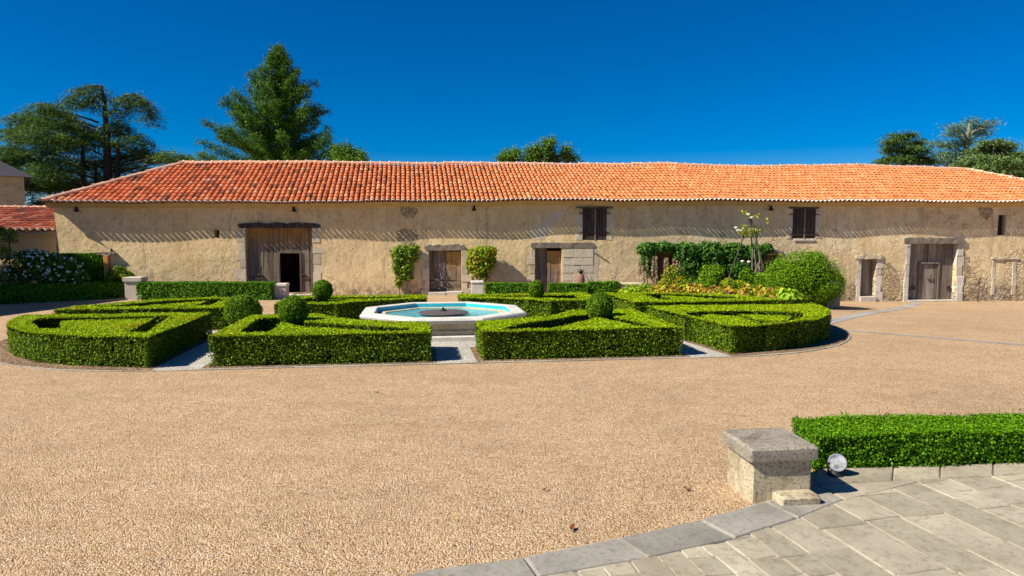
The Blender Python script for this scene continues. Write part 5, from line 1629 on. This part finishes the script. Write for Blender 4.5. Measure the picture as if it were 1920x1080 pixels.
cedar('cedar', 'broad old cedar with drooping dark boughs and bare broken top at the left', 'tree', 50,
    [[(190, 160), (196, 200), (200, 260), (203, 330), (205, 400)], [(155, 250), (155, 330), (155, 400)], [(222, 250), (220, 320), (221, 400)], [(178, 300, 1), (182, 400, 1)]],
    [(88, 205, 42, 14), (60, 222, 46, 18), (110, 220, 50, 18), (90, 250, 62, 24), (35, 245, 34, 16), (140, 232, 36, 12), (165, 246, 34, 12), (25, 285, 36, 20), (75, 285, 50, 22), (130, 270, 46, 18), (190, 262, 34, 14), (225, 240, 26, 14), (245, 262, 34, 16), (272, 285, 30, 12), (215, 290, 34, 16), (160, 300, 42, 18), (100, 315, 54, 20), (30, 325, 40, 22), (75, 345, 56, 20), (130, 340, 50, 18), (190, 330, 36, 14), (240, 308, 40, 12), (285, 292, 42, 11), (320, 290, 36, 10), (345, 297, 26, 6), (260, 330, 36, 12), (215, 350, 36, 12), (150, 365, 50, 14), (90, 372, 40, 14), (5, 300, 20, 30)],
    100000, M['cedar'], .30, .048, .34,
    [[(191, 162), (175, 160), (150, 168), (132, 182), (124, 196)], [(192, 176), (172, 182), (152, 196)], [(205, 215), (218, 200), (232, 180), (250, 176)], [(250, 175), (268, 188), (280, 210), (284, 228)]], rad=(.42, .42, .075), sub=40)
cedar('cedar', 'ragged cedar top with two arching bare limbs above the broad cedar', 'tree', 50.5,
    [[(197, 178), (199, 230), (201, 300), (203, 400)]],
    [(150, 172, 22, 3), (135, 184, 12, 6), (172, 184, 18, 5), (160, 192, 14, 7), (182, 200, 10, 8), (262, 182, 16, 7), (276, 196, 13, 9), (284, 212, 8, 10), (250, 196, 14, 9), (240, 206, 12, 10), (225, 222, 16, 10), (205, 232, 22, 10)], 4200, M['cedar'], .24, .045, .5, (), (.2, .2, .20), branch=False, sub=12)
# the tall conifer
def conifer():
    Y = 47.0
    base = at(524, 400, Y)
    t = empty('conifer', 'tall pointed bright green conifer rising behind the barn roof', 'tree', (base.x, Y, 0))
    off = np.array(t.location)
    top = at(522, 86, Y)
    b = MB()
    pts = [Vector((base.x, Y, -.5)), Vector((base.x + .1, Y, 4)), at(523, 230, Y), at(522, 150, Y), top]
    b.tube([p - Vector(off) for p in pts], [.42, .36, .22, .12, .03], 8)
    prof_l = interp([(84, 2), (100, 14), (130, 24), (150, 45), (170, 58), (185, 65), (215, 96), (235, 105), (250, 118), (270, 130), (300, 136), (330, 130)])
    prof_r = interp([(84, 2), (100, 10), (120, 24), (150, 46), (165, 62), (195, 66), (205, 74), (225, 92), (250, 78), (262, 98), (290, 112), (310, 128), (330, 130)])
    C, Td, Rd = [], [], []
    s = Y / F
    k = 0
    for i in range(150):
        y = 90 + (345 - 90) * ((i + .5) / 150) ** .82 + rng.normal(0, 3)
        az = i * 2.39996 + rng.normal(0, .25)
        ca, sa = math.cos(az), math.sin(az)
        pr = prof_r(y) if ca > 0 else prof_l(y)
        Ln = pr * s * (rng.uniform(.82, 1.04) if rng.random() < .6 else rng.uniform(.45, .8))
        p0 = np.array(at(522, y, Y)); 
        up = .20 + .28 * rng.random()
        m = max(3, int(Ln / .28))
        prev = None
        path = []
        for j in range(m + 1):
            f = j / m
            p = p0 + np.array([ca * Ln * f, sa * Ln * f * .95, Ln * (-.16 * f + up * f * f)])
            path.append(Vector(p - off))
            if f > .22:
                nn = 3 if f < .9 else 4
                for _ in range(nn):
                    C.append(p + rng.normal(0, 1, 3) * np.array([.16, .16, .12]) * (1.25 - .5 * f) + np.array([0, 0, .05]))
                    Td.append([ca, sa, .35]); Rd.append(.13 + .10 * (1 - f))
        if Ln > .8: b.tube(path, [.05 - .035 * j / m for j in range(m + 1)], 4, cap=False)
    C, Td, Rd = np.array(C), np.array(Td), np.array(Rd)
    n = 34
    P = np.repeat(C, n, 0) + rng.normal(0, 1, (len(C) * n, 3)) * np.repeat(Rd, n)[:, None]
    quad_mesh('crown', leaf_arrays(P - off, np.tile([-.2, -.3, .8], (len(P), 1)),   .15, .055, .9, np.repeat(Td, n, 0), .7), None, (M['cypress'],), t)
    b.build('trunk', M['bark'], t)
conifer()
def leafy(name, label, Y, clumps, n, mat, L, W, trunk, sub=14, rad=.3, group=None):
    t = empty(name, label, 'tree', (at(trunk, 400, Y).x, Y, 0), 0, group)
    off = np.array(t.location)
    b = MB()
    top = at(trunk, min(c[1] for c in clumps) + 8, Y)
    b.tube([(0, 0, -.5), (0.1, 0, 3), tuple(np.array(top) - off)], [.25, .2, .05], 7)
    s = Y / F; C = []
    tot = sum(c[2] * c[3] for c in clumps)
    for x, y, rx, ry in clumps:
        Yc = Y + rng.uniform(-.8, .8)
        c = np.array(at(x, y, Yc))
        limb([Vector(q - off) for q in np.linspace(np.array(at(trunk, y + 25, Y)), c, 4)], .07, .02, b, 5)
        k = max(5, int(sub * len(clumps) * rx * ry / tot))
        D = unit(rng.normal(0, 1, (k, 3)))
        C.append(c + D * (rng.random(k) ** .4)[:, None] * np.array([rx * s, rx * s, ry * s]))
    C = np.concatenate(C)
    m = max(3, n // len(C))
    o_ = rng.normal(0, 1, (len(C) * m, 3))
    P = np.repeat(C, m, 0) + o_ * rad
    quad_mesh('crown', leaf_arrays(P - off, unit(o_) + np.array([-.2, -.2, .5]), L, W, .7), None, (mat,), t)
    b.build('trunk', M['bark'], t)
leafy('broadleaf_tree', 'small bright leafy tree peeking over the roof right of the tall conifer', 45, [(645, 285, 22, 14), (665, 293, 18, 10), (630, 296, 18, 10), (655, 305, 34, 8), (676, 298, 8, 8)], 8000, M['decid'], .13, .08, 650, 26, .22)
leafy('broadleaf_tree', 'small leafy treetop over the ridge, the left one of two near the roof middle', 42, [(957, 293, 14, 12), (940, 297, 6, 8), (966, 286, 7, 6), (955, 305, 18, 6)], 2900, M['decid'], .12, .075, 956, 22, .16)
leafy('broadleaf_tree', 'leafy treetop over the ridge with three knobbly crowns near the roof middle', 42, [(1003, 284, 16, 14), (1028, 272, 12, 14), (1030, 292, 14, 12), (1013, 295, 22, 10), (1062, 284, 10, 12), (1055, 297, 18, 7), (1077, 298, 8, 6), (988, 300, 12, 6)], 8000, M['decid'], .12, .075, 1022, 26, .17)
cedar('pine', 'round-headed dark pine above the right part of the roof', 'tree', 52, [[(1693, 258), (1695, 300), (1698, 400)]],
    [(1688, 256, 20, 6), (1705, 254, 14, 5), (1676, 266, 18, 6), (1712, 268, 20, 7), (1668, 280, 16, 6), (1696, 282, 20, 6), (1722, 283, 22, 8), (1665, 297, 16, 7), (1690, 299, 22, 7), (1725, 300, 24, 8), (1655, 304, 12, 5), (1740, 303, 12, 8)], 11000, M['pine'], .2, .08, .05, (), (.28, .28, .13), sub=20)
cedar('blue_cedar', 'thin blue-green cedar with open feathery branches at the right', 'tree', 53, [[(1818, 230), (1814, 260), (1810, 300), (1808, 400)]],
    [(1795, 240, 22, 5), (1830, 238, 26, 5), (1852, 234, 14, 4), (1785, 250, 14, 5), (1805, 253, 20, 5), (1840, 251, 24, 6), (1765, 268, 22, 5), (1790, 275, 22, 7), (1815, 268, 20, 6), (1768, 290, 24, 6), (1795, 292, 24, 8), (1760, 302, 20, 6), (1790, 306, 30, 7), (1825, 228, 10, 4)], 9000, M['blue'], .22, .06, -.05, (), (.34, .34, .14), bark=M['bark_pale'], sub=15)
cedar('green_cedar', 'dense spreading grey-green cedar at the right edge over the roof hip', 'tree', 48, [[(1862, 262), (1866, 300), (1870, 400)]],
    [(1858, 268, 24, 6), (1885, 272, 22, 7), (1845, 282, 28, 8), (1878, 288, 32, 9), (1905, 292, 18, 8), (1840, 300, 34, 9), (1875, 305, 36, 10), (1908, 310, 24, 10), (1850, 318, 34, 9), (1890, 325, 36, 10), (1920, 330, 20, 12), (1828, 312, 22, 8), (1815, 304, 16, 6)], 26000, M['bluegreen'], .22, .08, .15, (), (.3, .3, .11), sub=30)
